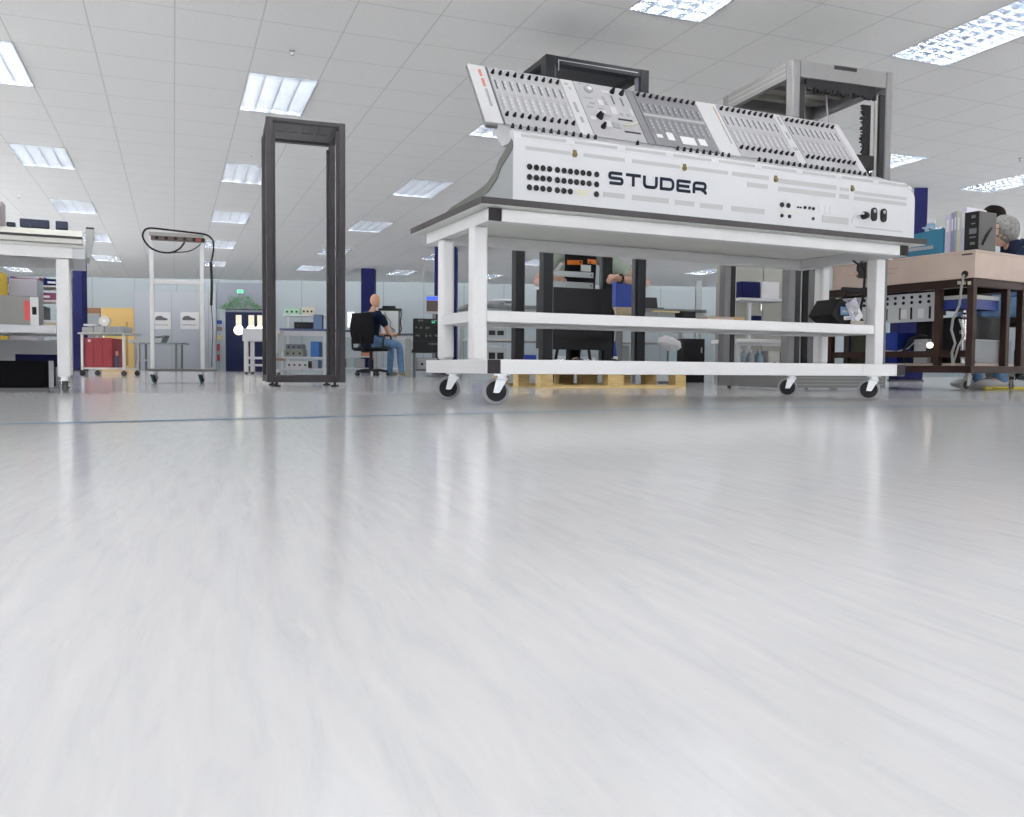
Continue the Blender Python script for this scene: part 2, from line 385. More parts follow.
# ------------------------------------------------------------------ swivel caster (z = 0 floor, top at height h), used by trolleys
def caster(parent, x, y, h, r, rz, tyre=TYRE, plate=CHROME, w=.026, name='caster'):
    b = MB(); tr = .022
    c = Matrix.Translation((x, y, 0)) @ Matrix.Rotation(rz, 4, 'Z')
    b.M = c
    b.box((-.032, -.026, h-.006), (.032, .026, h))
    b.cyl((0, 0, h-.02), (0, 0, h-.006), .02, 14)
    for s in (-1, 1):
        b.add([(-.022, s*.02-.0015, h-.02), (.022, s*.02-.0015, h-.02), (tr+.012, s*.02-.0015, r-.006), (tr-.012, s*.02-.0015, r-.006),
               (-.022, s*.02+.0015, h-.02), (.022, s*.02+.0015, h-.02), (tr+.012, s*.02+.0015, r-.006), (tr-.012, s*.02+.0015, r-.006)],
              [(0,3,2,1),(4,5,6,7),(0,1,5,4),(1,2,6,5),(2,3,7,6),(3,0,4,7)])
    b.box((-.024, -.0215, h-.024), (.024, .0215, h-.018))
    b.cyl((tr, -.024, r), (tr, .024, r), .007, 10)
    f = b.build(name, plate, parent)
    t = MB(); t.M = c
    t.ring((tr, 0, r), (0, 1, 0), r-.0085, .0085, 26, 8)
    t.cyl((tr, -.009, r), (tr, .009, r), r-.006, 24)
    t.build('tyre', tyre, f)
    k = MB(); k.M = c; k.cyl((tr, -.0125, r), (tr, .0125, r), r-.0125, 24)
    k.build('wheel', BLK, f)
    return f
# ------------------------------------------------------------------ the big white work table on casters (local: u along, v into the hall)
TY = .4303; TO = Vector((-.0934, 3.2874, 0)); TL, TD, CW = 2.188, .715, .054
Z1, Z2, Z3, Z4, ZT = .1205, .1759, .695, .744, .772
table = thing('work_table', 'large white-topped aluminium work table on casters carrying the white mixing console', 'table', TO, TY)
tt = bx((-.046, -.046, Z4+.001), (TL+.058, .786, ZT-.0015)).build('tabletop', WBOARD, table, bevel=.001)
eg = MB(); zz = (Z4+.0035, ZT)
eg.box((-.05, -.05, zz[0]), (TL+.062, -.046, zz[1])).box((-.05, .786, zz[0]), (TL+.062, .79, zz[1]))
eg.box((-.05, -.046, zz[0]), (-.046, .786, zz[1])).box((TL+.058, -.046, zz[0]), (TL+.062, .786, zz[1]))
tag(eg.build('edge_band', EDGE, tt), 'dark edge band')
def capped(name, u0, z0, z1):                            # square cross rail running into the hall, dark end caps
    r = bx((u0, .004, z0), (u0+CW, TD-.004, z1)).build(name, ALUM, table, bevel=.002)
    for a, b in ((0, .004), (TD-.004, TD)):
        bx((u0+.001, a, z0+.001), (u0+CW-.001, b, z1-.001)).build('end_cap', CAPB, r)
capped('apron_rail', 0, Z3, Z4); capped('apron_rail', TL-CW, Z3, Z4)
capped('base_rail', 0, Z1, Z2); capped('base_rail', TL-CW, Z1, Z2)
for v in (.002, TD-CW):
    bx((CW+.0005, v, Z3), (TL-CW-.0005, v+CW-.004, Z4)).build('apron_rail', ALU, table, bevel=.002)
    r = bx((CW+.0005, v, Z1), (TL-CW-.0005, v+CW-.004, Z2)).build('base_rail', ALU, table, bevel=.002)
    for a, b in ((CW+.001, CW+.125), (TL-CW-.22, TL-CW-.001)):
        bx((a, v-.0015, Z1+.001), (b, v-.0002, Z2-.001)).build('corner_sleeve', ALU, r)
LV = (.135, .50)
for uu in (-.004, TL-.059):
    for v in LV:
        g = .006 if v == LV[0] else .009
        bx((uu, v, Z2), (uu+.06+g-.006, v+.06, Z3)).build('leg', ALU, table, bevel=.006 if v == LV[0] else .016)
for v in (LV[0]+.004, LV[1]+.002):
    bx((.0545, v, .325), (TL-.0605, v+.05, .369)).build('shelf_rail', ALU, table, bevel=.002)
for uu in (.0, TL-.054):
    bx((uu, LV[0]+.061, .325), (uu+.05, LV[1]-.001, .369)).build('shelf_rail', ALUM, table, bevel=.002)
bx((.051, LV[0]+.055, .338), (TL-.0555, LV[1], .362)).build('shelf', WBOARD, table)
for u_, v_, a in ((.098, .085, 2.71), (.10, .63, 2.85), (2.075, .085, 2.34), (2.055, .625, 2.4)):
    caster(table, u_, v_, Z1-.0005, .0525, a)
# ------------------------------------------------------------------ the mixing console standing on it, back panel to the camera
U0, U1, VB = .092, 2.196, -.02
con = thing('mixing_console', 'long white audio mixing console with its fader panels tilted up, on the white work table', 'mixing console', TO, TY)
prof = [(VB+.004, ZT+.001), (VB+.004, 1.015), (.0, 1.005), (.06, .975), (.117, .950), (.158, .912), (.245, .880), (.363, .868), (.64, .853), (.70, .842), (.70, ZT+.001)]
body = MB().prism(prof, U0+.002, U1-.002).build('body', GREYC, con, smooth=False)
up_ = prof[2:10]
for e0 in (U0-.001, U1-.03):
    tr = MB(); tr.prism([(p[0]+.0, p[1]+.003) for p in up_]+[(p[0]-.02, p[1]-.03) for p in reversed(up_)], e0, e0+.031)
    tr.build('edge_trim', TRIMG, body, smooth=False)
bx((U0+.03, .66, .856), (U0+.13, .70, .872)).build('end_knob', BLK, con)
# back panel with rounded right end and a bright bevelled ledge
R_ = .05; pts = [(U0, ZT+.002), (U1, ZT+.002)]
pts += [(U1-.05+.05*math.cos(a), 1.005-.05+.05*math.sin(a)) for a in [i*PI/12 for i in range(7)]]+[(U0, 1.005)]
bp = MB().prism([(x, z) for x, z in pts], VB, VB+.006, 'y').build('back_panel', WHITE, con)
ld = MB().prism([(VB, 1.006), (VB+.008, 1.030), (VB+.022, 1.041), (.02, 1.043), (.02, 1.03), (-.005, 1.0), (VB+.006, 1.0)], U0, U1-.045)
ld.prism([(VB, 1.006), (VB+.004, 1.018), (VB+.02, 1.028), (.01, 1.03), (-.005, 1.0), (VB+.006, 1.0)], U1-.045, U1-.018)
ledge = ld.build('top_ledge', WHITE, con, bevel=.003)
def plate(name, mt, rects, th=.0012, parent=bp):
    b = MB()
    for x0, z0, x1, z1 in rects: b.box((x0, VB-th, z0), (x1, VB-.0002, z1))
    return b.build(name, mt, parent, smooth=False)
plate('vent_slots', LGREY, [(.142, .968, .336, .982), (.393, .968, .579, .982), (.614, .968, .848, .983), (.885, .968, 1.09, .983), (1.113, .967, 1.31, .984),
      (1.194, .928, 1.305, .947), (1.364, .960, 1.70, .980), (1.365, .925, 1.695, .945), (1.72, .925, 1.775, .945), (1.72, .96, 1.775, .975), (1.811, .952, 2.14, .967), (1.811, .925, 2.14, .942),
      (.482, .822, .581, .841), (.616, .821, .792, .842), (.825, .82, .92, .84), (.949, .818, 1.066, .839), (1.111, .818, 1.291, .84), (1.621, .81, 1.777, .84), (1.82, .80, 2.12, .806)])
lv = MB()
for k in range(9):
    a = .125+k*.23
    lv.box((a, VB+.0012, 1.0145), (a+.19, VB+.0035, 1.0255))
lv.build('ledge_slots', LGREY, ledge, smooth=False)
for k in range(8): bx((.33+k*.23, VB-.0006, 1.008), (.345+k*.23, VB+.001, 1.012)).build('ledge_catch', PANELW, ledge)
HU = (.158, .187, .215, .243, .277, .306, .334, .361, .389, .417, .451)
sock = None
for zi, z in enumerate((.9055, .867, .8285)):
    for i, x in enumerate(HU):
        if zi == 2 and i in (7, 8, 9): continue
        if sock is None:
            sb = MB().cyl((0, 0, 0), (0, -.0022, 0), .0108, 18).ring((0, -.002, 0), (0, 1, 0), .0106, .0010, 18, 6)
            sock = sb.build('socket', BLK, bp); o = sock
        else: o = sock.copy(); COL.objects.link(o); o.parent = bp
        o.location = (x, VB-.0003, z)
plate('paper_label', CREAMP, [(.352, .819, .418, .8275), (.352, .831, .418, .8395)])
lk = None
for x in (.352, .867, 1.348, 1.795):
    if lk is None: lk = MB().cyl((0, 0, 0), (0, -.006, 0), .0105, 16).cyl((0, -.006, 0), (0, -.009, 0), .006, 12).box((-.008, -.002, .008), (.008, 0, .018)).build('panel_lock', BRASS, bp); o = lk
    else: o = lk.copy(); COL.objects.link(o); o.parent = bp
    o.location = (x, VB-.0003, .972)
for x, z, r in ((1.385, .867, .011), (1.421, .867, .011), (1.476, .864, .004), (1.49, .864, .004), (1.516, .866, .007), (1.542, .866, .007), (1.565, .865, .007), (1.386, .820, .008), (1.429, .820, .008), (1.565, .821, .007)):
    MB().cyl((x, VB-.0003, z), (x, VB-.005, z), r, 14).build('connector', BLK, bp)
plate('yellow_mark', CREAMP, [(1.375, .838, 1.44, .843), (1.462, .838, 1.50, .842)])
for x in (1.60, 1.635, 1.66): plate('white_cover', PANELW, [(x, .85, x+.02, .885)])
for x in (1.931, 1.992):
    i = MB().cyl((x, VB, .884), (x, VB-.008, .884), .0165, 18).box((x-.0165, VB-.008, .854), (x+.0165, VB, .884)).cyl((x, VB, .854), (x, VB-.008, .854), .0165, 18).build('power_inlet', BLK, bp)
    MB().cyl((x, VB-.008, .884), (x, VB-.0095, .884), .008, 14).build('inlet_cap', GREYP, i)
pl = MB().cyl((1.868, VB, .859), (1.868, VB-.012, .859), .018, 16).ball((1.868, VB-.014, .859), (.021, .016, .016), 12, 8).build('power_plug', BLK, bp)
MB().tube([(1.86, VB-.016, .862), (1.845, VB-.02, .864), (1.826, VB-.016, .862), (1.815, VB-.006, .855), (1.80, VB-.004, .835), (1.795, VB-.003, .82)], .0045).build('white_lead', WHITE, pl)
# lettering
lt = MB(); LX, LZ, LW, LH, SW = .504, .873, .0705, .052, .0125
fn = lambda x, y, h: (x, VB-.0003-h, y)
def L_(i, path, r=.012, closed=False):
    ox = LX+i*.0812
    stroke(lt, [(ox+a*(LW-SW)+SW/2, LZ+b*(LH-SW)+SW/2) for a, b in path], SW, r, fn, .0018, closed)
L_(0, [(1, 1), (0, 1), (0, .5), (1, .5), (1, 0), (0, 0)], .014)
L_(1, [(-.1, 1), (1.1, 1)]); L_(1, [(.5, 1), (.5, -.12)])
L_(2, [(0, 1.12), (0, 0), (1, 0), (1, 1.12)], .016)
L_(3, [(0, 1.12), (0, -.12)]); L_(3, [(-.1, 1), (1, 1), (1, 0), (-.1, 0)], .018)
L_(4, [(1.1, 1), (0, 1), (0, 0), (1.1, 0)], .004); L_(4, [(0, .5), (1.0, .5)])
L_(5, [(0, -.12), (0, 1), (1, 1), (1, .38), (0, .38)], .014); L_(5, [(.62, .38), (1.02, .1), (1.02, -.12)], .01)
lt.build('lettering', INK, bp, smooth=False)
# tilted fader panels
PB, PT = Vector((0, .14, 1.102)), Vector((0, .34, 1.385)); PDV = PT-PB; PLEN = PDV.length; TDR = PDV/PLEN; PN = Vector((0, -TDR.z, TDR.y))
PM = Matrix(((1, 0, 0, 0), (0, TDR.y, PN.y, PB.y), (0, TDR.z, PN.z, PB.z), (0, 0, 0, 1)))   # (u, along slope, off the face)
def PB_(): b = MB(); b.M = PM; return b
def pt(t): return t*PLEN
hous = PB_().box((.045, -.012, -.022), (2.058, PLEN+.008, -.006)).build('panel_housing', RACKG, con, bevel=.003)
MB().prism([(.012, 1.0), (.012, 1.046), (.14, 1.098), (.185, 1.08), (.10, 1.0)], U0+.004, 2.05).build('front_shelf', PANEL, con, smooth=False)
for x in (.3, 1.1, 1.85): MB().cyl((x, .36, .87), (x, .36, 1.33), .012, 12).build('panel_strut', BLK, con)
knobm = []
def knob(par, u, t, big=False, k=0):
    if not knobm:
        for s, hh in ((.0066, .018), (.0098, .026)):
            b = MB().cyl((0, 0, 0), (0, 0, hh*.35), s*1.15, 12).cyl((0, 0, hh*.35), (0, 0, hh), s, 12, r1=s*.62)
            knobm.append(b.build('knob', BLK).data)
        for o in [o for o in COL.objects if o.name.startswith('knob') and o.parent is None]: bpy.data.objects.remove(o)
    o = bpy.data.objects.new('knob', knobm[1 if big else 0]); COL.objects.link(o); o.parent = par
    o.matrix_local = PM @ Matrix.Translation((u, pt(t), .0012)) ; return o
def panel(name, u0, u1, mt, t0=0., t1=1.):
    return PB_().box((u0+.001, pt(t0), -.006), (u1-.001, pt(t1), .001)).build(name, mt, con, bevel=.0012)
def marks(par, name, mt, rects, th=.001):
    b = PB_()
    for u0, t0, u1, t1 in rects: b.box((u0, pt(t0), .0011), (u1, pt(t1), .0011+th))
    return b.build(name, mt, par, smooth=False)
end = panel('end_strip', .045, .122, PANELW)
marks(end, 'red_print', REDP, [(.085, .80, .097, .92), (.086, .62, .098, .76)]); marks(end, 'grey_print', GREYP, [(.088, .28, .099, .58)])
keym = {}
def keys(par, mt, rects):
    for u0, t0, u1, t1 in rects:
        kk = (round(u1-u0, 4), round(t1-t0, 3), mt.name)
        if kk not in keym:
            q = bx((0, 0, .0011), (u1-u0, pt(t1)-pt(t0), .0028)).build('key', mt, par, smooth=False); keym[kk] = q.data; o = q
        else: o = bpy.data.objects.new('key', keym[kk]); COL.objects.link(o); o.parent = par
        o.matrix_local = PM @ Matrix.Translation((u0, pt(t0), 0))
def bay(u0, du, name, mt, dark, n=10, bottom=True, low=.86):
    p = panel('fader_panel', u0-.017, u0+du*(n-1)+.021, mt)
    for i in range(n):
        u = u0+i*du
        knob(p, u, low+(.03 if i < n-1 or n < 10 else 0.03))
        if bottom: knob(p, u, .155)
    marks(p, 'fader_slot', mat('slot_dark', (.12,.12,.14), .5), [(u0+i*du-.004, .61, u0+i*du+.003, .77) for i in range(n)])
    marks(p, 'meter_strip', GREYP if not dark else mat('meter_dark', (.20,.20,.225), .5), [(u0+i*du-.007, .25, u0+i*du+.002, .50) for i in range(n)])
    marks(p, 'channel_line', PANELW if not dark else GREYP, [(u0+i*du+.0115, .22, u0+i*du+.0145, .80) for i in range(n)])
    keys(p, PANELW if not dark else PANEL, [(u0+i*du+.004, t, u0+i*du+.011, t+.035) for i in range(n) for t in (.30, .36, .42, .66, .72)])
    marks(p, 'scribble_strip', LGREY, [(u0-.012, .53, u0+du*(n-1)+.014, .575)])
    marks(p, 'top_print', GREYP, [(u0+i*du-.008, .955, u0+i*du+.010, .975) for i in range(n)])
    return p
bay(.147, .0333, 'bay', PANEL, False)
st = panel('divider_strip', .469, .532, PANELW); marks(st, 'grey_print', GREYP, [(.49, .40, .503, .58), (.495, .22, .508, .32), (.485, .90, .50, .93), (.50, .82, .508, .86)])
ct = panel('control_panel', .533, .792, PANEL, .0, 1.0)
ring = PB_().ring((.597, pt(.875), .004), (0, 0, 1), .018, .005, 22, 8).cyl((.597, pt(.875), .001), (.597, pt(.875), .008), .014, 20).build('jog_wheel', GREYP, ct)
PB_().cyl((.601, pt(.875), .008), (.601, pt(.875), .0095), .010, 16).build('wheel_face', PAPER, ring)
knob(ct, .716, .885, True); knob(ct, .762, .875, True); knob(ct, .592, .37, True); knob(ct, .598, .345, True); knob(ct, .592, .18, True)
marks(ct, 'fader_slot', mat('slot_dark', (.1,.1,.1)), [(.700, .66, .708, .82), (.745, .65, .753, .80)])
marks(ct, 'dark_bar', CAPB, [(.690, .365, .762, .395), (.696, .145, .776, .172)])
keys(ct, GREYP, [(.575, .60, .602, .63), (.555, .52, .585, .55), (.61, .52, .63, .54), (.652, .72, .664, .78), (.655, .62, .667, .69), (.65, .20, .685, .30), (.63, .40, .66, .43), (.712, .46, .724, .5), (.745, .46, .757, .5), (.56, .96, .574, .975), (.60, .96, .614, .975), (.56, .70, .60, .71)])
keys(ct, PANELW, [(.62, .60, .645, .70), (.60, .45, .64, .50), (.67, .46, .70, .60), (.77, .48, .783, .6), (.66, .86, .70, .90), (.55, .30, .575, .36), (.615, .2, .64, .32)])
wire = PB_().tube([(.70, pt(.27), .004), (.735, pt(.25), .012), (.765, pt(.30), .016), (.782, pt(.36), .005)], .004).build('white_lead', CREAMP, ct)
b2 = bay(.852, .0333, 'bay', PANELD, True, 10, False, .885)
marks(b2, 'paper_note', PAPER, [(.915, .12, .95, .26), (.985, .08, 1.06, .22), (1.08, .1, 1.12, .22), (.86, .14, .89, .2)])
panel('dark_strip', .793, .833, PANELD)
dv = panel('divider_strip', 1.174, 1.292, PANELW); marks(dv, 'orange_print', mat('tan_print', (.52,.36,.25)), [(1.268, .62, 1.274, .93)]); marks(dv, 'grey_print', GREYP, [(1.266, .22, 1.273, .60)])
bay(1.310, .0331, 'bay', PANEL, False, 10, True, .875)
dv = panel('divider_strip', 1.630, 1.680, PANELW); marks(dv, 'grey_print', GREYP, [(1.650, .78, 1.663, .95), (1.65, .50, 1.662, .64), (1.645, .27, 1.653, .33), (1.66, .27, 1.668, .33)])
bay(1.699, .0327, 'bay', PANEL, False, 10, True, .86)
panel('end_strip', 2.015, 2.058, PANELW)
kl = bpy.data.objects['front_shelf']
for i in range(57):
    u = .122+i*.0333
    if .52 < u < .66 or .72 < u < .86 or 1.16 < u < 1.30: continue
    o = bpy.data.objects.new('knob', knobm[0]); COL.objects.link(o); o.parent = kl
    o.matrix_local = Matrix.Translation((u, .06, 1.0655)) @ Matrix.Rotation(-.38, 4, 'X').inverted()
# ------------------------------------------------------------------ open equipment racks (local: x along the front, y into the hall)
def open_rack(t, w, d, h, post, pf, mt, z0=0., inner=None, topslats=0, strip=None, feet=True, topbar=.05, depthrail=.05):
    hz = z0+h
    for x in (0, w-post):
        for y in (0, d-pf):
            p = bx((x, y, z0), (x+post, y+pf, hz-.002)).build('post', mt, t, bevel=.004)
            xi = x+post if x == 0 else x-.018
            yy = y+pf*.35
            q = MB().box((xi, yy, z0+.05), (xi+.018, yy+.03, hz-.06)).build('mounting_rail', strip or mt, p)
    e = .0006
    for y in (0, d-pf):
        bx((post+e, y+.003, hz-topbar), (w-post-e, y+pf-.003, hz-.003)).build('top_rail', mt, t, bevel=.003)
        bx((post+e, y+.003, z0), (w-post-e, y+pf-.003, z0+.05)).build('base_rail', mt, t, bevel=.003)
    for x in (0, w-post):
        bx((x+.003, pf+e, hz-depthrail), (x+post-.003, d-pf-e, hz-.003)).build('top_rail', mt, t, bevel=.003)
        bx((x+.003, pf+e, z0), (x+post-.003, d-pf-e, z0+.05)).build('base_rail', mt, t, bevel=.003)
    if topslats:
        b = MB()
        b.box((post, pf, hz-.012), (w-post, d-pf, hz-.008))
        n = topslats
        for k in range(n):
            a = post+.02+(w-2*post-.04)*k/n
            b.box((a, pf+.03, hz-.02), (a+(w-2*post-.04)/n*.78, d/2-.015, hz-.012)); b.box((a, d/2+.015, hz-.02), (a+(w-2*post-.04)/n*.78, d-pf-.03, hz-.012))
        b.build('top_panel', inner or mt, t)
    if feet:
        for x in (.07, w-.07):
            for y in (.06, d-.06):
                MB().cyl((x, y, 0), (x, y, .012), .028, 14).cyl((x, y, .012), (x, y, z0), .01, 8).build('levelling_foot', BLK, t)
def on_floor(px, Y): return ground(px, Y)
p = ground(267, 6.2)
t = thing('equipment_rack', 'tall empty dark charcoal open rack frame standing alone on the floor', 'rack', p, .33)
open_rack(t, .555, .62, 1.875, .046, .058, RACKD, .03, mat('rack_top', (.13,.13,.14), .5), 4, topbar=.03, depthrail=.03)
# pallet with the black rack
PY = .40
p0 = ground(541, 6.42)
pal = thing('pallet', 'pale pine pallet on the floor beneath the black rack', 'pallet', p0, PY)
W_, D_ = 1.27, .95
for i, y in enumerate((0, D_/2-.05, D_-.1)):
    bx((0, y, 0), (W_, y+.1, .022)).build('bottom_board', PINE, pal, bevel=.002)
    for x in (0, W_/2-.07, W_-.1): bx((x, y+.002, .0225), (x+(.1 if x != W_/2-.07 else .14), y+.098, .1)).build('block', PINE, pal, bevel=.002)
for x in (0, W_/2-.07, W_-.1): bx((x, 0, .1005), (x+(.1 if x != W_/2-.07 else .14), D_, .122)).build('stringer_board', PINE, pal)
for k in range(7): bx((.0+k*(W_-.1)/6, 0, .1225) if 0 else (0, k*(D_-.1)/6, .1225), (W_, k*(D_-.1)/6+.1, .144)).build('deck_board', PINE, pal, bevel=.002)
ux = Vector((math.cos(PY), math.sin(PY), 0)); uy = Vector((-math.sin(PY), math.cos(PY), 0))
pr = p0 + ux*.045 + uy*.06 + Vector((0, 0, .1445))
blk = thing('equipment_rack', 'tall black open rack frame standing on the pine pallet behind the white table', 'rack', pr, PY)
RW, RD = .88, .62
open_rack(blk, RW, RD, 2.31, .075, .09, RACKB, 0., mat('rack_black_in', (.035,.037,.045), .5), 0, strip=mat('rack_strip', (.10,.11,.125), .4), feet=False, topbar=.06)
bx((.085, .09, 2.285), (RW-.085, RD-.09, 2.30)).build('top_panel', mat('rack_black_in', (.035,.037,.045)), blk)
ed = MB().box((.10, -.0015, 2.20), (.106, 0, 2.28)).box((.10, -.0015, 2.274), (RW-.10, 0, 2.279)).build('trim_line', GREYP, blk)
# grey rack
p = ground(787, 6.2)
gk = thing('equipment_rack', 'tall grey steel rack with black cable brushes behind the right end of the white table', 'rack', p, .32)
gw, gd, gh, gz = .86, .92, 2.33, .02; gp_ = .06
for x in (0, gw-.06):
    for y in (0, gd-.085):
        c_ = .03; sx = 1 if x == 0 else -1
        o = bx((x, y, gz+.10), (x+.06, y+.085, gh-.002)).build('post', RACKG, gk, bevel=.010)
        xi = x+.0605 if x == 0 else x-.0445
        bx((xi, y+.006, gz+.14), (xi+.044, y+.066, gh-.17)).build('black_channel', BLK, o)
        xi2 = x+.105 if x == 0 else x-.064
        bx((xi2, y+.03, gz+.14), (xi2+.019, y+.05, gh-.17)).build('mounting_rail', mat('rail_light', (.55,.54,.53), .4, .4), o)
for y in (0, gd-.06):
    b = MB().box((.061, y+.004, gh-.12), (gw-.061, y+.055, gh-.003))
    b.build('top_beam', RACKG, gk, bevel=.004)
    b = bx((-.0, y-.004 if y == 0 else y, gz+.0), (gw, y+.06, gz+.099)).build('plinth', RACKG, gk, bevel=.003)
    g = MB()
    for k in range(3): g.box((.02, y-.006, gz+.022+k*.024), (gw-.02, y-.0042, gz+.027+k*.024))
    if y == 0: g.build('plinth_groove', RACKIN, b)
for x in (0, gw-.05):
    o = bx((x+.002, .086, gh-.12), (x+.048, gd-.086, gh-.003)).build('top_beam', RACKG, gk, bevel=.004)
    g = MB()
    for k in (0, 1): g.box((x+.0008, .09, gh-.05-k*.035), (x+.0019, gd-.09, gh-.044-k*.035))
    if x == 0: g.build('beam_groove', RACKIN, o)
    bx((x, .061, gz), (x+.05, gd-.061, gz+.099)).build('plinth', RACKG, gk)
bx((.05, .06, gh-.014), (gw-.05, gd-.06, gh-.004)).build('roof_panel', RACKIN, gk)
for y in (.25, .5, .7): bx((.05, y, gh-.05), (gw-.05, y+.05, gh-.0145)).build('roof_bar', RACKIN, gk)
MB().box((gw*.40, -.003, gh-.035), (gw*.62, .0035, gh-.012)).build('handle_plate', BLK, gk)
br = MB(); random.seed(3)
for k in range(58):
    x = .125+k*.0105; l = .05+random.random()*.035
    br.box((x, .02, gh-.125-l), (x+.0085, .05, gh-.121))
tag(br.build('cable_brush', BLK2, gk, smooth=False), 'black bristle brush')
br = MB()
for k in range(120):
    z = gh-.25-k*.0105; l = .03+random.random()*.03
    br.box((gw-.17-l, .05, z), (gw-.15, .075, z+.0085))
br.build('cable_brush', BLK2, gk, smooth=False)
MB().tube([(.50, .3, gh-.02), (.51, .29, gh-.2), (.535, .28, gh-.4), (.53, .28, gh-.55), (.505, .27, gh-.68)], .005).build('hanging_cable', GREYP, gk)
bx((gw-.10, .1, gz+.1), (gw-.092, gd-.1, gh-.2)).build('side_panel', RACKG, gk) if 0 else None
bx((.12, .03, 1.62), (gw-.13, .06, 1.72)).build('blanking_panel', BLK, gk)
for x in (.06, gw-.06):
    for y in (.07, gd-.08): MB().cyl((x, y-.012, .0105), (x, y+.012, .0105), .0102, 12).box((x-.01, y-.008, .012), (x+.01, y+.008, gz)).build('glide_wheel', BLK, gk)
# ------------------------------------------------------------------ left trolley, same make of table, with the cream console
t2y = .45
p = ground(87, 4.46); O2 = p; ax = Vector((math.cos(t2y), math.sin(t2y), 0)); ay = Vector((-math.sin(t2y), math.cos(t2y), 0))
t2 = thing('work_table', 'white aluminium work table at the left edge carrying the cream console', 'table', O2, t2y)
Lw = 2.1; dpt = .62
bx((-Lw, .0, .735), (.0, dpt, .75)).build('tabletop', WBOARD, t2, bevel=.001)
for y in (0.005, dpt-.06): bx((-Lw+.06, y, .68), (-.06, y+.055, .7345)).build('apron_rail', ALU, t2, bevel=.002)
for x in (-Lw, -.0595): bx((x, .005, .68), (x+.059, dpt-.005, .7345)).build('apron_rail', WHITE, t2, bevel=.002)
for x in (-.135, -Lw+.07):
    for y in (.02, dpt-.09):
        l = bx((x, y, .085), (x+.06, y+.06, .6795)).build('leg', ALU, t2, bevel=.004)
for x in (-.1, -Lw+.1):
    for y in (.055, dpt-.055): caster(t2, x-.005, y, .0845, .036, 1.5, mat('tyre_olive', (.12,.12,.11), .6), w=.03)
for y in (.02, dpt-.07): bx((-Lw+.14, y, .30), (-.136, y+.05, .34)).build('shelf_rail', WHITE, t2, bevel=.002)
bx((-Lw+.14, .071, .318), (-.136, dpt-.071, .338)).build('shelf', WBOARD, t2)
c2 = thing('mixing_console', 'cream audio mixing console seen from its side on the table at the left edge', 'mixing console', O2-Vector((0, 0, .025)), t2y)
MB().prism([(-.03, .777), (-.03, .812), (.02, .845), (.20, .872), (.45, .905), (.58, .915), (.60, .777)], -Lw-.05, -.012).build('body', CREAM, c2, bevel=.003)
bx((-Lw-.05, -.034, .800), (-.012, -.0305, .8125)).build('dark_trim', EDGE, c2)
MB().prism([(-.012, .74), (.30, .74), (.32, .88), (.30, .90), (-.0, .835)], -.011, .012).build('end_cheek', mat('cheek_light', (.46,.47,.47), .5), c2, bevel=.003) if 0 else None
ck = MB().prism([(.002, .715), (.018, .715), (.045, .862), (.002, .862)], .02, .30, 'y').build('end_cheek', mat('cheek_light', (.46,.47,.47), .5), c2, bevel=.003)
bx((.004, .03, .8625), (.042, .28, .872)).build('cheek_cap', BLK, ck)
MB().prism([(.45, .905), (.45, .955), (.47, .965), (.58, .965), (.60, .905)], -.75, -.012).build('meter_bridge', CREAM, c2, bevel=.004) if 0 else None
for x0, x1, y in ((-.315, -.175, .40), (-.145, -.085, .40)): bx((x0, y, .905), (x1, y+.05, .948)).build('display_hood', mat('hood_navy', (.02,.03,.07)), c2, bevel=.004)
for x in (-.355, -.29): bx((x, .10, .862), (x+.04, .14, .882)).build('key_cluster', mat('hood_navy', (.02,.03,.07)), c2, bevel=.004)
MB().prism([(-.0, .80), (.0, .86), (.03, .93), (.12, .965), (.30, .975), (.45, .96), (.45, .86)], -Lw, -.395).build('screen_housing', WHITE, c2, bevel=.004)
MB().prism([(-.03, .845), (.03, .94), (.14, .985), (.30, .995), (.30, .86), (.05, .85)], -.394, -.372).build('housing_edge', mat('cheek_mauve', (.42,.38,.38)), c2, bevel=.002)
def on2(x, y, z): return O2+ax*x+ay*y+Vector((0, 0, z))
g = thing('equipment_case', 'grey metal instrument case with a red stripe, on the shelf of the left table', 'case', on2(-.62, .15, .3385), t2y)
bx((0, 0, 0), (.40, .38, .155)).build('body', mat('case_grey', (.26,.26,.25), .5), g, bevel=.005)
bx((.335, -.003, .03), (.36, -.0005, .13)).build('red_stripe', mat('stripe_red', (.65,.09,.09)), g)
fp = bx((.361, -.004, .004), (.399, -.0005, .15)).build('front_bezel', ALUM, g); bx((.37, -.007, .06), (.39, -.0045, .10)).build('handle', BLK, fp)
g = thing('paper_stack', 'small stack of cream papers beside the grey case on the shelf', 'papers', on2(-.205, .16, .3385), t2y)
random.seed(4)
for k in range(6): bx((0+random.random()*.01, random.random()*.01, k*.006), (.062, .2, k*.006+.0055)).build('sheet_bundle', CREAMP if k < 4 else PAPER, g)
g = thing('flight_case', 'black equipment case with silver corners on the floor beneath the left table', 'case', on2(-.62, .20, 0), t2y)
bx((0, 0, .022), (.46, .34, .162)).build('body', mat('case_black', (.004,.004,.005), .8, spec=.1), g, bevel=.004)
for x in (0, .44): bx((x-.001, -.002, .021), (x+.021, .02, .163)).build('corner_trim', GREYP if x else BLK2, g)
bx((.03, -.0025, .135), (.13, -.0005, .143)).build('red_badge', mat('badge_red', (.30,.01,.02)), g)
bx((.03, .02, 0), (.43, .32, .0218)).build('base_board', RACKG, g)
g = thing('storage_box', 'grey box standing behind the black case under the left table', 'box', on2(-.62, .66, 0), t2y)
bx((-.3, 0, 0), (.10, .3, .30)).build('body', mat('case_grey2', (.34,.34,.32), .6), g, bevel=.004); bx((-.3, -.003, .27), (.10, -.0005, .28)).build('rim', GREYP, g)
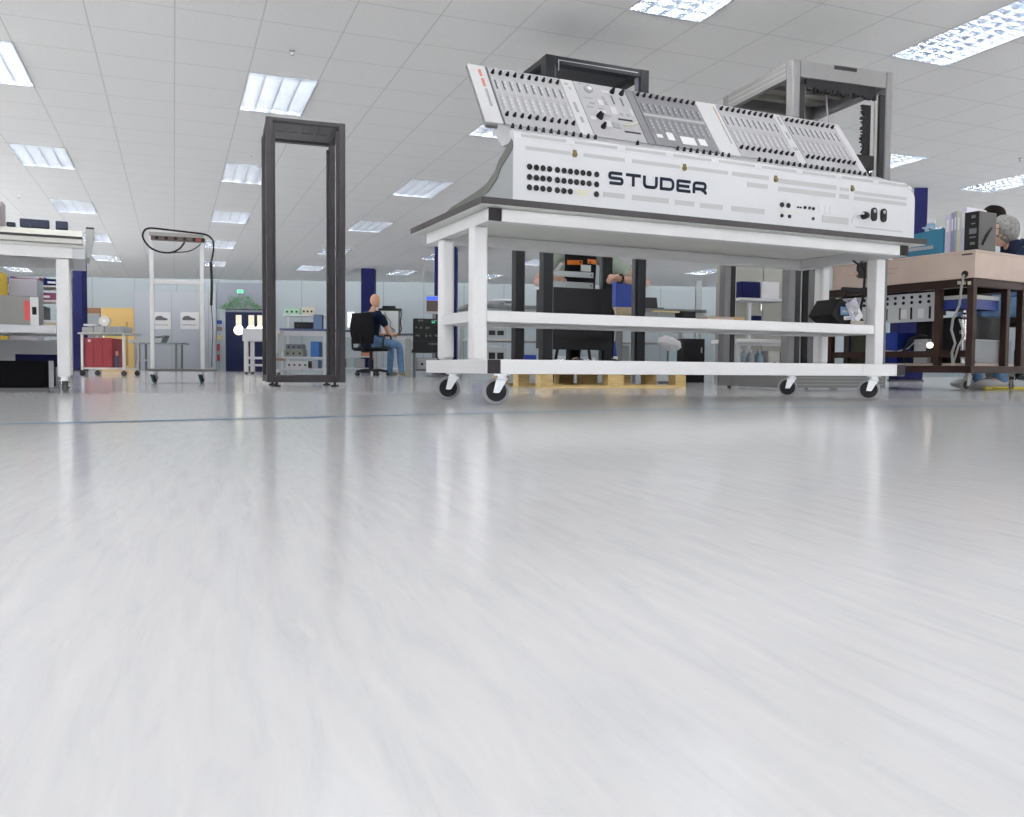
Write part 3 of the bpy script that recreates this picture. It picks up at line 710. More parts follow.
g = thing('storage_box', 'white plastic box with a navy band under the left table', 'box', on2(-.48, .60, 0), t2y)
bx((0, 0, 0), (.34, .3, .28)).build('body', WHITE, g, bevel=.005); bx((.12, -.003, .13), (.335, -.0005, .20)).build('navy_band', BLUE, g)
# ------------------------------------------------------------------ things further back on the left
WY = math.atan(.0767)
def wp(px, py, off=0.):                                  # spot on the far wall
    d = ray(px, py); k = (27.46-off+.0767*EYEV.x)/(d.y-.0767*d.x); return EYEV+d*k
# rack of coloured bins behind the left table
t = thing('shelving_unit', 'grey shelving unit loaded with coloured bins behind the left table', 'shelving', ground(-38, 9.4), .30)
SHX = 1.02
for x in (0, SHX-.03):
    for y in (0, .40): bx((x, y, 0), (x+.03, y+.03, 1.14)).build('upright', RACKG, t)
SZ = (.30, .62, .86, 1.02)
for z in SZ: bx((.0305, 0, z-.02), (SHX-.0305, .43, z)).build('shelf', mat('shelf_pink', (.62,.58,.56)), t)
ST = Matrix.Translation(ground(-38, 9.4)) @ Matrix.Rotation(.30, 4, 'Z')
def shelf_bin(x, z, w, h, mt, lab, d=.34):
    g = thing('storage_bin', lab, 'bin', ST @ Vector((x, .02, z+.0005)), .30, 'bins on the shelving unit')
    b = MB().box((0, 0, 0), (w, d, .006)).box((0, 0, .006), (.006, d, h)).box((w-.006, 0, .006), (w, d, h)).box((.006, 0, .006), (w-.006, .006, h*.8)).box((.006, d-.006, .006), (w-.006, d, h))
    b.build('body', mt, g); bx((w*.25, -.003, h*.25), (w*.75, -.0003, h*.5)).build('card_label', PAPER, g)
PUR = mat('bin_plum', (.16,.03,.09)); BK = mat('bin_black', (.02,.018,.02))
shelf_bin(.36, 1.02, .12, .09, BLUEP, 'blue bin at the left of the top shelf of the shelving')
shelf_bin(.50, 1.02, .26, .09, mat('bin_maroon', (.17,.015,.04)), 'maroon bin in the middle of the top shelf of the shelving')
shelf_bin(.80, 1.02, .16, .09, BLUE, 'navy bin at the right of the top shelf of the shelving')
shelf_bin(.36, .86, .24, .08, BLUEP, 'blue bin on the second shelf of the shelving, beside a plum bin')
shelf_bin(.62, .86, .32, .10, PUR, 'plum bin on the second shelf of the shelving')
shelf_bin(.38, .62, .42, .17, BK, 'wide black bin on the third shelf of the shelving')
shelf_bin(.30, .30, .30, .12, BLUEP, 'blue bin on the lowest shelf of the shelving')
t = thing('yellow_locker', 'narrow yellow cabinet at the left edge behind the table', 'cabinet', ground(-15, 8.6), .30)
bx((0, 0, 0), (.145, .3, 1.06)).build('body', mat('yellow_paint', (.70,.48,.03)), t, bevel=.004)
ls = MB()
for k in range(7): ls.box((.01, -.003, .15+k*.13), (.135, -.0003, .16+k*.13))
ls.build('door_slots', mat('ochre', (.42,.27,.02)), t)
t = thing('cabinet', 'grey cabinet beside the narrow yellow cabinet at the left', 'cabinet', ground(10, 8.9), .30)
bx((0, 0, 0), (.26, .3, 1.02)).build('body', mat('cab_grey', (.36,.36,.42)), t, bevel=.004); bx((.22, -.004, .5), (.235, -.0003, .6)).build('handle', CHROME, t)
# blue columns
def column(px0, px1, Y, lab, mt=BLUE):
    a = ground(px0, Y); w = (px1-px0)*Y/FPX
    t = thing('column', lab, 'column', a, 0); t['kind'] = 'structure'
    bx((0, 0, .03), (w, w, HC-.0005)).build('shaft', mt, t, bevel=.01); bx((-.01, -.01, 0), (w+.01, w+.01, .03)).build('base_plate', RACKD, t)
column(73.5, 83.5, 21.0, 'navy blue column rising behind the left table')
column(361, 374, 23.5, 'navy blue column behind the bald seated person')
column(434, 456, 19.2, 'navy blue column behind the left legs of the white table')
column(899, 923, 12.7, 'navy blue column to the right of the white console')
column(694.8, 700.7, 26.0, 'slim grey column seen under the white table', mat('column_grey', (.30,.33,.34)))
# red bin cart
c0 = ground(81, 11.6)
t = thing('cart', 'pale metal cart holding red bins beside the left table', 'cart', c0, .05)
cw, cd = .57, .5
for x in (0, cw-.03):
    for y in (0, cd-.03):
        bx((x, y, .08), (x+.03, y+.03, .555)).build('post', CREAM, t)
        w_ = MB().cyl((x+.015, y-.002, .035), (x+.015, y+.032, .035), .035, 14).box((x+.003, y, .04), (x+.027, y+.03, .08)).build('wheel', RACKD, t)
bx((-.03, -.02, .556), (cw+.03, cd+.02, .58)).build('top_tray', mat('tray_grey', (.50,.50,.47)), t, bevel=.003)
bx((0.031, 0, .09), (cw-.031, cd, .115)).build('bottom_tray', CREAM, t)
CT = Matrix.Translation(c0) @ Matrix.Rotation(.05, 4, 'Z')
for k, lb in enumerate(('left red bin on the lower tray of the pale cart', 'middle red bin on the lower tray of the pale cart', 'right red bin on the lower tray of the pale cart')):
    g = thing('storage_bin', lb, 'bin', CT @ Vector((.035+k*.12, .03, .1155)), .05, 'red bins on the cart')
    b = MB().box((0, 0, 0), (.116, .4, .01)).box((0, 0, .01), (.006, .4, .39)).box((.11, 0, .01), (.116, .4, .39)).box((.006, 0, .01), (.11, .006, .39)).box((.006, .394, .01), (.11, .4, .39)); b.build('body', RED, g)
    bx((-.002, -.006, .375), (.118, -.0005, .395)).build('rim', RED, g)
    if k == 0: bx((.05, -.009, .34), (.085, -.0065, .37)).build('tag', PAPER, g)
g = thing('bottle', 'small dark bottle with a pink cap on the lower tray of the cart', 'bottle', CT @ Vector((.44, .08, .1155)), 0)
MB().cyl((0, 0, 0), (0, 0, .16), .03, 12).build('body', mat('bottle_dark', (.06,.06,.12)), g); MB().cyl((0, 0, .1605), (0, 0, .22), .018, 12).build('cap', mat('cap_pink', (.6,.3,.25)), g)
for i, (x, w, h, mt, lb) in enumerate(((.0, .14, .07, mat('tin_grey', (.42,.43,.42)), 'open grey tray at the left on top of the pale cart'), (.15, .13, .085, mat('tin_grey2', (.36,.37,.36)), 'grey tray under the white packet on the pale cart'), (.30, .24, .085, mat('tin_slate', (.30,.32,.34)), 'slate grey parts tray at the right on top of the pale cart'))):
    g = thing('parts_tray', lb, 'tray', CT @ Vector((x, .05, .5805)), .05, 'trays on the pale cart')
    MB().box((0, 0, 0), (w, .3, .006)).box((0, 0, .006), (.006, .3, h)).box((w-.006, 0, .006), (w, .3, h)).box((.006, 0, .006), (w-.006, .006, h)).box((.006, .294, .006), (w-.006, .3, h)).build('body', mt, g)
    d_ = MB()
    for k in range(1, 4): d_.box((w*k/4-.002, -.004, .008), (w*k/4+.002, -.0004, h-.004))
    d_.build('rib', LGREY, g)
g = thing('packet', 'white packet lying on the grey tray of the cart', 'packet', CT @ Vector((.02, .04, .6665)), .05)
bx((0, 0, 0), (.16, .22, .028)).build('body', PAPER, g, bevel=.006); bx((.03, .03, .0282), (.12, .15, .029)).build('label', LGREY, g)
g = thing('tape_reel', 'round metal reel standing on the trays of the pale cart', 'reel', CT @ Vector((.255, .16, .668)), .05)
MB().cyl((0, -.02, .072), (0, .02, .072), .072, 24).build('flange', mat('reel_metal', (.55,.54,.48), .35, .5), g); MB().cyl((0, -.026, .072), (0, -.0205, .072), .026, 16).build('hub', PAPER, g)
# yellow door and brown board on the far wall
a = wp(101, 372); b = wp(134.5, 372); z = wp(110, 308).z
w = (b-a).length
def on_wall(name, px0, px1, py0, py1, mt, th=.04, z0=None):
    A = wp(px0, 340); B = wp(px1, 340); w = math.hypot(B.x-A.x, B.y-A.y)
    z1 = wp((px0+px1)/2, py0).z; zz = wp((px0+px1)/2, py1).z if z0 is None else z0
    return bx((0, -th, zz), (w, 0, z1)).build(name, mt, loc=(A.x, wall_y(A.x)-.0005, 0), rz=WY), w, zz, z1
o, w, zz, z1 = on_wall('door_1', 102, 134.5, 308, 372, YEL, .05, 0.); struct(o)
bx((w*.76, -.054, .15), (w*.82, -.0505, z1*.78)).build('vision_slot', mat('ochre2', (.42,.26,.06)), o)
bx((w*.05, -.056, z1*.45), (w*.09, -.0505, z1*.55)).build('door_handle', CHROME, o)
o, w, zz, z1 = on_wall('wall_board', 86, 101, 308, 313.5, WOODB, .06); tag(o, 'brown wooden board on the far wall left of the yellow door', 'board')
o, w, zz, z1 = on_wall('wall_panel', 86, 101.3, 313.8, 372, mat('cab_slate', (.30,.33,.36)), .08, 0.); struct(o); o.name = 'trim_2'
# bright partition of the far wall with two pictures
o, w, zz, z1 = on_wall('wall_partition', 134.8, 216.5, 292, 372, wall_mat('partition_white', (.46, .49, .55), (.35, .38, .42), 1.1), .06, 0.); struct(o)
for i, (x0, x1) in enumerate(((153.5, 171), (180.5, 199))):
    A = wp(x0, 320, .0605); B = wp(x1, 320, .0605); w = math.hypot(B.x-A.x, B.y-A.y); z1 = wp(x0, 312, .07).z; z0 = wp(x0, 329, .07).z
    t = thing('picture', ['white poster with a dark car shape on the far wall, nearer the yellow door', 'white poster with a long dark shape on the far wall, nearer the blue doors'][i], 'picture', (A.x, wall_y(A.x)-.0605, 0), WY, 'posters on the far wall')
    bx((0, -.02, z0), (w, 0, z1)).build('sheet', PAPER, t)
    h = z1-z0
    b = MB(); b.prism([(w*.12, z0+h*.52), (w*.8, z0+h*.52), (w*.82, z0+h*.62), (w*.6, z0+h*.68), (w*.45, z0+h*.78), (w*.25, z0+h*.76), (w*.12, z0+h*.66)], -.023, -.0202, 'y')
    b.build('dark_shape', mat('poster_ink', (.08,.08,.10)), t); bx((w*.1, -.023, z0+h*.22), (w*.85, -.0202, z0+h*.27)).build('caption_bar', GREYP, t)
# far table
t = thing('table', 'grey metal table with folded sheets against the far wall', 'table', ground(133, 24.2), WY)
bx((0, 0, .76), (1.32, .7, .79)).build('tabletop', mat('table_slate', (.20,.24,.25)), t)
for x in (.12, 1.12):
    for y in (.05, .6): bx((x, y, 0), (x+.05, y+.05, .76)).build('leg', RACKG, t)
bx((.17, .06, .28), (1.12, .1, .32)).build('stretcher', LGREY, t)
g = thing('folded_sheets', 'sheets of white board piled on the far grey table', 'papers', ground(128, 24.3)+Vector((0, 0, .7905)), WY)
MB().prism([(0, 0), (.9, .0), (.95, .14), (.05, .08)], 0, .5, 'y').build('pile', mat('pile_grey', (.45,.47,.47)), g)
MB().prism([(.55, .145), (.98, .145), (1.0, .21)], .02, .45, 'y').build('folded_top', mat('pile_dark', (.16,.15,.17)), g)
# frame trolley with power strip and cable
p = ground(150.5, 7.05)
t = thing('trolley', 'bare metal frame trolley with a power strip and looped black cable along its top', 'trolley', p, .34)
w, hz = .415, 1.185
for x in (0, w-.032): bx((x, .0, .118), (x+.032, .036, hz)).build('upright', ALU, t, bevel=.004)
bx((.0325, .003, .805), (w-.0325, .033, .842)).build('cross_bar', ALU, t, bevel=.002)
bx((.0, .0, hz+.0005), (w, .036, hz+.034)).build('top_bar', mat('bar_grey', (.42,.42,.42)), t, bevel=.002)
ps = bx((.015, -.05, hz-.035), (w+.01, -.001, hz-.0005)).build('power_strip', mat('strip_brown', (.10,.07,.06)), t, bevel=.004)
for k in range(6): MB().cyl((.06+k*.07, -.0505, hz-.018), (.06+k*.07, -.053, hz-.018), .014, 12).build('outlet', BLK, ps)
bx((w-.06, -.053, hz-.028), (w-.03, -.0503, hz-.008)).build('red_switch', mat('switch_red', (.4,.03,.03)), ps)
bx((-.02, -.08, .098), (w+.10, .42, .1175)).build('platform', mat('platform_dark', (.13,.125,.12)), t, bevel=.003)
for x in (.02, w-.03):
    for y in (0, .34): caster(t, x, y, .0975, .04, 1.2+y, mat('tyre_teal', (.03,.08,.085), .5))
def kx(cx, cy, y): return ((cx-135)*.00196, y, hz+.034-(cy-97)*.0019)
cbl = MB().tube(catmull([kx(*q) for q in ((272, 138, -.055), (250, 168, -.06), (215, 185, -.06), (170, 182, -.06), (135, 162, -.06), (114, 128, -.06), (118, 100, -.055), (140, 86, -.05), (200, 88, -.045), (280, 93, -.045), (345, 98, -.045), (372, 108, -.02), (386, 135, .0), (382, 180, .0), (374, 215, .0))]), .0075)
cbl.tube(catmull([kx(*q) for q in ((335, 140, -.055), (318, 158, -.06), (285, 176, -.06), (245, 182, -.06), (215, 185, -.06))]), .0045)
cbl.tube(catmull([kx(*q) for q in ((374, 215, .0), (377, 300, .0), (374, 400, .0))]), .0105)
cbl.tube(catmull([kx(*q) for q in ((374, 400, .0), (380, 500, .0), (376, 600, .0), (374, 668, .0))]), .003)
cbl.build('cable', BLK2, t)
# double door, exit sign, garland of green
o, w, zz, z1 = on_wall('door_2', 226, 263, 309, 372, BLUED, .05, 0.); struct(o)
bx((w*.0, -.054, z1-.1), (w, -.0505, z1-.03)).build('door_header', mat('header_grey', (.20,.22,.28)), o)
for x in (w*.28, w*.62, w*.86):
    bx((x, -.056, z1*.70), (x+.17, -.0505, z1*.90)).build('vision_panel', mat('glass_lit', (.7,.66,.5), .3, emit=(.9,.85,.65), strength=.55), o)
    MB().cyl((x+.085, -.06, z1*.66), (x+.085, -.0508, z1*.66), .15, 20).build('round_light', GLASSL, o)
    if x < w*.6: bx((x+.26, -.056, .05), (x+.27, -.0505, z1-.12)).build('door_gap', BLK, o)
wz = wp(240, 309).z
g, w2, zz, z1_ = on_wall('panel', 217.5, 274, 283, 309, mat('wall_slate', (.27,.30,.36)), .03); g.name = 'trim_3'; struct(g)
a = wp(240.5, 291.5, .05)
t = thing('exit_sign', 'small glowing green exit sign above the blue doors', 'sign', (a.x, wall_y(a.x)-.031, a.z), WY)
bx((-.10, -.06, -.055), (.10, 0, .055)).build('housing', WHITE, t); bx((-.08, -.064, -.045), (.08, -.0605, .045)).build('lit_face', GREENS, t)
a = wp(240, 304.5, .05)
t = thing('garland', 'green leafy garland arched over the blue doors', 'garland', (a.x, wall_y(a.x)-.031, a.z), WY)
st = MB(); st.tube([(-.52+k*.08, -.03, -.16+.30*math.sin(PI*k/13)) for k in range(14)], .012); st.build('stem', GREEN, t)
lf = MB(); random.seed(11)
for k in range(240):
    u_ = random.random(); x = -.55+1.12*u_; z = -.2+.40*math.sin(PI*u_)*random.random()+random.random()*.07
    y = -.045-random.random()*.03; an = random.random()*PI; s_ = .05+random.random()*.04
    lf.add([(x, y, z), (x+s_*math.cos(an)+.01, y-.01, z+s_*math.sin(an)), (x+2*s_*math.cos(an), y, z+2*s_*math.sin(an)), (x+s_*math.cos(an)-.01, y-.012, z+s_*math.sin(an)+.012)], [(0, 1, 2, 3)])
lf.build('leaves', mat('leaf', (.10,.24,.10), .6), t, smooth=False)
# notices on the wall left of the doors
for (y0, y1, mt, lb, kind) in ((320.5, 324, BLUEP, 'blue notice on the wall left of the blue doors', 'notice'), (327, 331, mat('notice_brown', (.22,.12,.12)), 'brown notice below the blue one beside the doors', 'notice'), (335.5, 339.5, mat('notice_yellow', (.62,.52,.20)), 'yellow notice on the wall beside the blue doors', 'notice'), (344, 351, mat('ext_red', (.35,.03,.03)), 'upper red box mounted on the wall beside the blue doors', 'wall box'), (354.5, 361, mat('ext_red', (.35,.03,.03)), 'lower red box mounted on the wall beside the blue doors', 'wall box')):
    o, w, zz, z1_ = on_wall('notice' if kind == 'notice' else 'wall_box', 217.5, 222 if kind == 'notice' else 220, y0, y1, mt, .05); tag(o, lb, kind)
# ------------------------------------------------------------------ people
def skin_geo(P, E, root, lv=2):
    names = list(P); idx = {n: i for i, n in enumerate(names)}
    me = bpy.data.meshes.new('tmp'); me.from_pydata([P[n][0] for n in names], [(idx[a], idx[b]) for a, b in E], [])
    o = bpy.data.objects.new('tmp', me); COL.objects.link(o)
    sk = o.modifiers.new('s', 'SKIN'); sk.use_smooth_shade = True
    for n in names:
        d = me.skin_vertices[0].data[idx[n]]; r = P[n][1]; d.radius = r if isinstance(r, tuple) else (r, r); d.use_root = (n == root)
    ss = o.modifiers.new('b', 'SUBSURF'); ss.levels = lv
    dg = bpy.context.evaluated_depsgraph_get(); ev = o.evaluated_get(dg); m2 = ev.to_mesh()
    v = [tuple(x.co) for x in m2.vertices]; f = [tuple(p.vertices) for p in m2.polygons]
    ev.to_mesh_clear(); bpy.data.objects.remove(o); bpy.data.meshes.remove(me)
    return v, f
def limb(mb, pts, rs, n=8):
    pts = [Vector(p) for p in pts]; vs = []; fs = []; prev = None
    for i, p in enumerate(pts):
        t = (pts[min(i+1, len(pts)-1)]-pts[max(i-1, 0)]).normalized()
        a = (prev-t*prev.dot(t)).normalized() if prev is not None and (prev-t*prev.dot(t)).length > 1e-4 else t.orthogonal().normalized()
        prev = a; b = t.cross(a); vs += [tuple(p+(a*math.cos(2*PI*j/n)+b*math.sin(2*PI*j/n))*rs[i]) for j in range(n)]
    for i in range(len(pts)-1):
        for j in range(n): fs.append((i*n+j, i*n+(j+1) % n, (i+1)*n+(j+1) % n, (i+1)*n+j))
    fs += [tuple(range(n-1, -1, -1)), tuple(range((len(pts)-1)*n, len(pts)*n))]
    mb.add(vs, fs); mb.ball(pts[-1], rs[-1]*.98, 8, 6)
def hand(mb, w, f, n, s, curl):                          # w wrist, f along the hand, n out of the palm, s towards the thumb side
    w, f, n, s = Vector(w), Vector(f).normalized(), Vector(n).normalized(), Vector(s).normalized()
    limb(mb, [w-f*.01, w+f*.03, w+f*.085], [.024, .030, .024], 10)
    for o_ in (-.024, -.008, .008, .024):
        limb(mb, [w+f*.02+s*o_*.7, w+f*.09+s*o_], [.014, .0115])
    for o_, L, c in ((.026, .072, 1.), (.009, .080, 1.02), (-.009, .075, 1.05), (-.026, .060, 1.1)):
        p = w+f*.09+s*o_; an = 0; pts = [p]
        for k, q in enumerate((.45, .30, .25)):
            an += curl*c*(.75 if k == 0 else 1.)
            d = f*math.cos(an)+n*math.sin(an); p = p+d*L*q; pts.append(p)
        limb(mb, pts, [.0098, .0092, .0084, .0072])
    p = w+f*.03+s*.028
    limb(mb, [p, p+(f*.55+s*.75+n*.2)*.034, p+(f*1.25+s*.8+n*.55)*.042, p+(f*1.9+s*.55+n*1.0)*.046], [.0135, .012, .0108, .0085])
def head_geo(mb, c, f, l):                               # c centre, f facing, l towards the left ear
    c = Vector(c); f = Vector(f).normalized(); u = Vector((0, 0, 1)); l = Vector(l).normalized(); u = f.cross(l).normalized()
    M = Matrix((f, l, u)).transposed().to_4x4(); M.translation = c
    old = mb.M; mb.M = M
    h = MB().ball((0, 0, 0), (.098, .076, .118), 22, 16)
    v2 = []
    for x, y, z in h.v:
        if z < -.01 and x > -.04: x += .012*min(1, -z/.08); y *= 1-.25*min(1, (-z)/.11)   # jaw
        if z < -.03 and x < -.02: x += .03*min(1, (-z-.03)/.07)                          # nape
        if x > .07 and .0 < z < .03: x -= .007                                           # eye line
        v2.append((x, y, z))
    mb.add(v2, h.f)
    mb.add([(.085, -.006, .022), (.085, .006, .022), (.088, -.016, -.025), (.088, .016, -.025), (.117, 0, -.02), (.104, 0, .0)], [(0, 1, 5), (0, 5, 4, 2), (1, 3, 4, 5), (2, 4, 3)])
    mb.ball((.094, 0, -.052), (.010, .024, .006), 10, 6); mb.ball((.093, 0, -.064), (.010, .021, .006), 10, 6); mb.ball((.085, 0, -.092), (.02, .022, .018), 10, 6)
    for s in (-1, 1):
        mb.ball((-.006, s*.076, -.008), (.017, .007, .030), 10, 8)
        mb.ball((.086, s*.03, .036), (.012, .022, .006), 8, 6)
    mb.M = old; return M
def person(label, loc, rz, hs, arms, legs, shirt, trousers, shoe, hairm=None, bald=False, skin=SKIN, lean=0., look=0., stand=False, sleeve=.62, curl=(.7, .7), hframes=(None, None), group=None, hd=(0, 0)):
    t = thing('person', label, 'person', loc, rz, group)
    pz = hs+.10
    J = {'pelvis': ((0, 0, pz), (.135, .115)), 'waist': ((-.01+lean*.1, 0, pz+.17), (.135, .11)), 'chest': ((-.01+lean*.3, 0, pz+.36), (.155, .115)), 'upper': ((lean*.4, 0, pz+.47), (.12, .09)), 'neck': ((.01+lean*.46+hd[0]*.5, 0, pz+.545+hd[1]*.5), (.055, .055)), 'skull': ((.03+lean*.52+hd[0], 0, pz+.63+hd[1]), (.058, .058))}
    E = [('pelvis', 'waist'), ('waist', 'chest'), ('chest', 'upper'), ('upper', 'neck'), ('neck', 'skull')]
    for k, s in (('r', -1), ('l', 1)):
        J['sh'+k] = ((lean*.4, s*.19, pz+.455), .06); el, wr = arms[0 if k == 'r' else 1]
        J['el'+k] = (el, .043); J['wr'+k] = (wr, .029)
        E += [('upper', 'sh'+k), ('sh'+k, 'el'+k), ('el'+k, 'wr'+k)]
        J['hip'+k] = ((.02, s*.10, pz-.02), .088); kn, an = legs[0 if k == 'r' else 1]
        J['kn'+k] = (kn, .058); J['an'+k] = (an, .037)
        toe = (an[0]+.15, an[1]+s*.02, an[2]-.05); J['to'+k] = (toe, (.042, .028))
        E += [('pelvis', 'hip'+k), ('hip'+k, 'kn'+k), ('kn'+k, 'an'+k), ('an'+k, 'to'+k)]
    JB = {n: (p, tuple(x*(.78 if n in ('pelvis', 'waist', 'chest', 'upper', 'shr', 'shl', 'hipr', 'hipl', 'knr', 'knl') else 1.) for x in (r if isinstance(r, tuple) else (r, r)))) for n, (p, r) in J.items()}
    v, f = skin_geo(JB, E, 'pelvis'); b = MB().add(v, f)
    hc = Vector((.045+lean*.55+hd[0], 0, pz+.715+hd[1])); fl = Vector((math.cos(look), math.sin(look), 0)); ll = Vector((-math.sin(look), math.cos(look), 0))
    HM = head_geo(b, hc, fl, ll)
    for i, (el, wr) in enumerate(arms):
        d = (Vector(wr)-Vector(el)).normalized()
        if hframes[i]: ff, nn, s_ = hframes[i]
        else: ff = d; nn = Vector((0, 0, -1)); nn = (nn-d*nn.dot(d)).normalized(); s_ = d.cross(nn)*(1 if i == 0 else -1)
        hand(b, wr, ff, nn, s_, curl[i])
    body = b.build('body', skin, t)
    # clothes follow the same skeleton, a little larger
    def grow(ns, g): return {n: (J[n][0], tuple(x+g for x in J[n][1]) if isinstance(J[n][1], tuple) else J[n][1]+g) for n in ns}
    S_ = grow(['pelvis', 'waist', 'chest', 'upper', 'shr', 'shl'], .022)
    for k in 'rl':
        a = Vector(J['sh'+k][0]); c = Vector(J['el'+k][0]); q = min(1, sleeve)
        S_['sv'+k] = (tuple(a+(c-a)*q), .066)
        if sleeve > 1: S_['ff'+k] = (tuple(c+(Vector(J['wr'+k][0])-c)*(sleeve-1)), .046)
    S_['hem'] = ((.0, 0, pz-.06), (.15, .13)); S_['neckb'] = ((.008+lean*.44, 0, pz+.535), (.066, .066))
    ES = [('hem', 'pelvis'), ('pelvis', 'waist'), ('waist', 'chest'), ('chest', 'upper'), ('upper', 'neckb'), ('upper', 'shr'), ('upper', 'shl'), ('shr', 'svr'), ('shl', 'svl')]+([('svr', 'ffr'), ('svl', 'ffl')] if sleeve > 1 else [])
    v, f = skin_geo(S_, ES, 'pelvis'); MB().add(v, f).build('shirt', shirt, t)
    T_ = grow(['pelvis', 'hipr', 'hipl', 'knr', 'knl', 'anr', 'anl'], .018)
    ET = [('pelvis', 'hipr'), ('pelvis', 'hipl'), ('hipr', 'knr'), ('hipl', 'knl'), ('knr', 'anr'), ('knl', 'anl')]
    for k in 'rl':
        T_['cu'+k] = ((J['an'+k][0][0]+.0, J['an'+k][0][1], J['an'+k][0][2]-.075), .058); T_['an'+k] = (J['an'+k][0], .056); ET.append(('an'+k, 'cu'+k))
    v, f = skin_geo(T_, ET, 'pelvis'); MB().add(v, f).build('trousers', trousers, t)
    for k, s in (('r', -1), ('l', 1)):
        a = J['an'+k][0]
        MB().ball((a[0]+.07, a[1]+s*.01, a[2]-.04), (.15, .052, .044), 14, 8).build('shoe', shoe, t)
    for s in (-1, 1):
        e = MB(); e.M = HM; e.ball((.083, s*.03, .018), (.011, .014, .009), 10, 6); e.build('eye', PAPER, t)
        e = MB(); e.M = HM; e.ball((.0925, s*.03, .018), (.003, .006, .006), 8, 6); e.build('pupil', BLK, t)
    if hairm:
        h = MB(); h.M = HM; q = MB().ball((-.012, 0, .022), (.104, .084, .112), 22, 16)
        keep = [fc for fc in q.f if not all(q.v[i][0] > .045 and q.v[i][2] < .085 for i in fc) and sum(q.v[i][2] for i in fc)/len(fc) > -.085+max(0, sum(q.v[i][0] for i in fc)/len(fc))*.9 + (0.03 if abs(sum(q.v[i][1] for i in fc)/len(fc)) > .06 and sum(q.v[i][0] for i in fc)/len(fc) > -.03 else 0)]
        h.add([(x+.003*math.sin(37*y+51*z), y+.003*math.sin(41*x+33*z), z+.003*math.sin(47*x+29*y)) for x, y, z in q.v], keep); hh = h.build('hair', hairm, t)
        sd = hh.modifiers.new('thick', 'SOLIDIFY'); sd.thickness = .012; sd.offset = 1
    return t, J, HM
def swivel_chair(label, loc, rz, hs, mt=BLKC, back=True, arms=True):
    t = thing('office_chair', label, 'chair', loc, rz)
    MB().prism([(-.22, -.23), (.2, -.23), (.25, -.15), (.25, .15), (.2, .23), (-.22, .23), (-.25, .15), (-.25, -.15)], hs-.07, hs-.012, 'z').build('seat', mt, t, bevel=.02)
    if back:
        b = MB(); pr = []
        for k in range(9):
            a = k/8; z = hs+.05+a*.52; w = .19+.04*math.sin(PI*min(1, a*1.15)); x = -.275-.05*a-.02*math.sin(PI*a)
            pr.append((x, w, z))
        vs = []; fs = []
        for x, w, z in pr:
            for i in range(7):
                y = -w+2*w*i/6; vs.append((x-.025*math.cos(PI*(i/6-.5)), y, z))
            for i in range(7):
                y = -w+2*w*i/6; vs.append((x+.035-.025*math.cos(PI*(i/6-.5)), y, z))
        for k in range(8):
            A = k*14; B = A+14
            for i in range(6): fs += [(A+i, B+i, B+i+1, A+i+1), (A+7+i, A+8+i, B+8+i, B+7+i)]
            fs += [(A, A+7, B+7, B), (A+6, B+6, B+13, A+13)]
        for i in range(6): fs += [(i, i+1, i+8, i+7), (112+i, 119+i, 120+i, 113+i)]
        b.add(vs, fs).build('backrest', mt, t)
        MB().tube([(-.10, 0, hs-.08), (-.24, 0, hs-.08), (-.32, 0, hs), (-.335, 0, hs+.2)], .022).build('back_arm', BLK, t)
    if arms:
        for s in (-1, 1):
            MB().tube([(-.12, s*.24, hs-.05), (-.11, s*.30, hs-.04), (-.12, s*.31, hs+.12), (-.06, s*.31, hs+.2), (.12, s*.31, hs+.2), (.16, s*.31, hs+.15), (.12, s*.31, hs+.02), (.04, s*.29, hs-.05)], .017).build('armrest', BLK, t)
    MB().cyl((0, 0, .09), (0, 0, hs-.071), .028, 14).cyl((0, 0, .09), (0, 0, hs*.55), .04, 14).build('gas_column', BLK, t)
    for k in range(5):
        a = k*2*PI/5+.3; c, s = math.cos(a), math.sin(a)
        l = MB().tube([(0.03*c, .03*s, .10), (.15*c, .15*s, .10), (.29*c, .29*s, .075)], .021).build('base_leg', BLK, t)
        MB().cyl((.29*c-.018*s, .29*s+.018*c, .03), (.29*c+.018*s, .29*s-.018*c, .03), .03, 14).cyl((.29*c, .29*s, .03), (.29*c, .29*s, .07), .008, 8).build('caster', BLK, l)
    return t
# the bald man on his chair
MZ = 15.2; ma = .78
mp_ = ground(371, MZ)
swivel_chair('black office chair under the bald person in the background', mp_, 1.2, .50)
person('bald person in a navy shirt and jeans on a black office chair, seen from behind', mp_, .95, .495,
       [((.18, -.27, .72), (.40, -.16, .74)), ((.18, .27, .72), (.40, .16, .74))],
       [((.36, -.33, .55), (.40, -.35, .085)), ((.43, -.08, .55), (.34, -.12, .085))], NAVY, JEANS, mat('shoe_tan', (.30,.26,.17), .6), bald=True, skin=mat('skin_tan', (.58,.33,.22), .45), lean=.1)
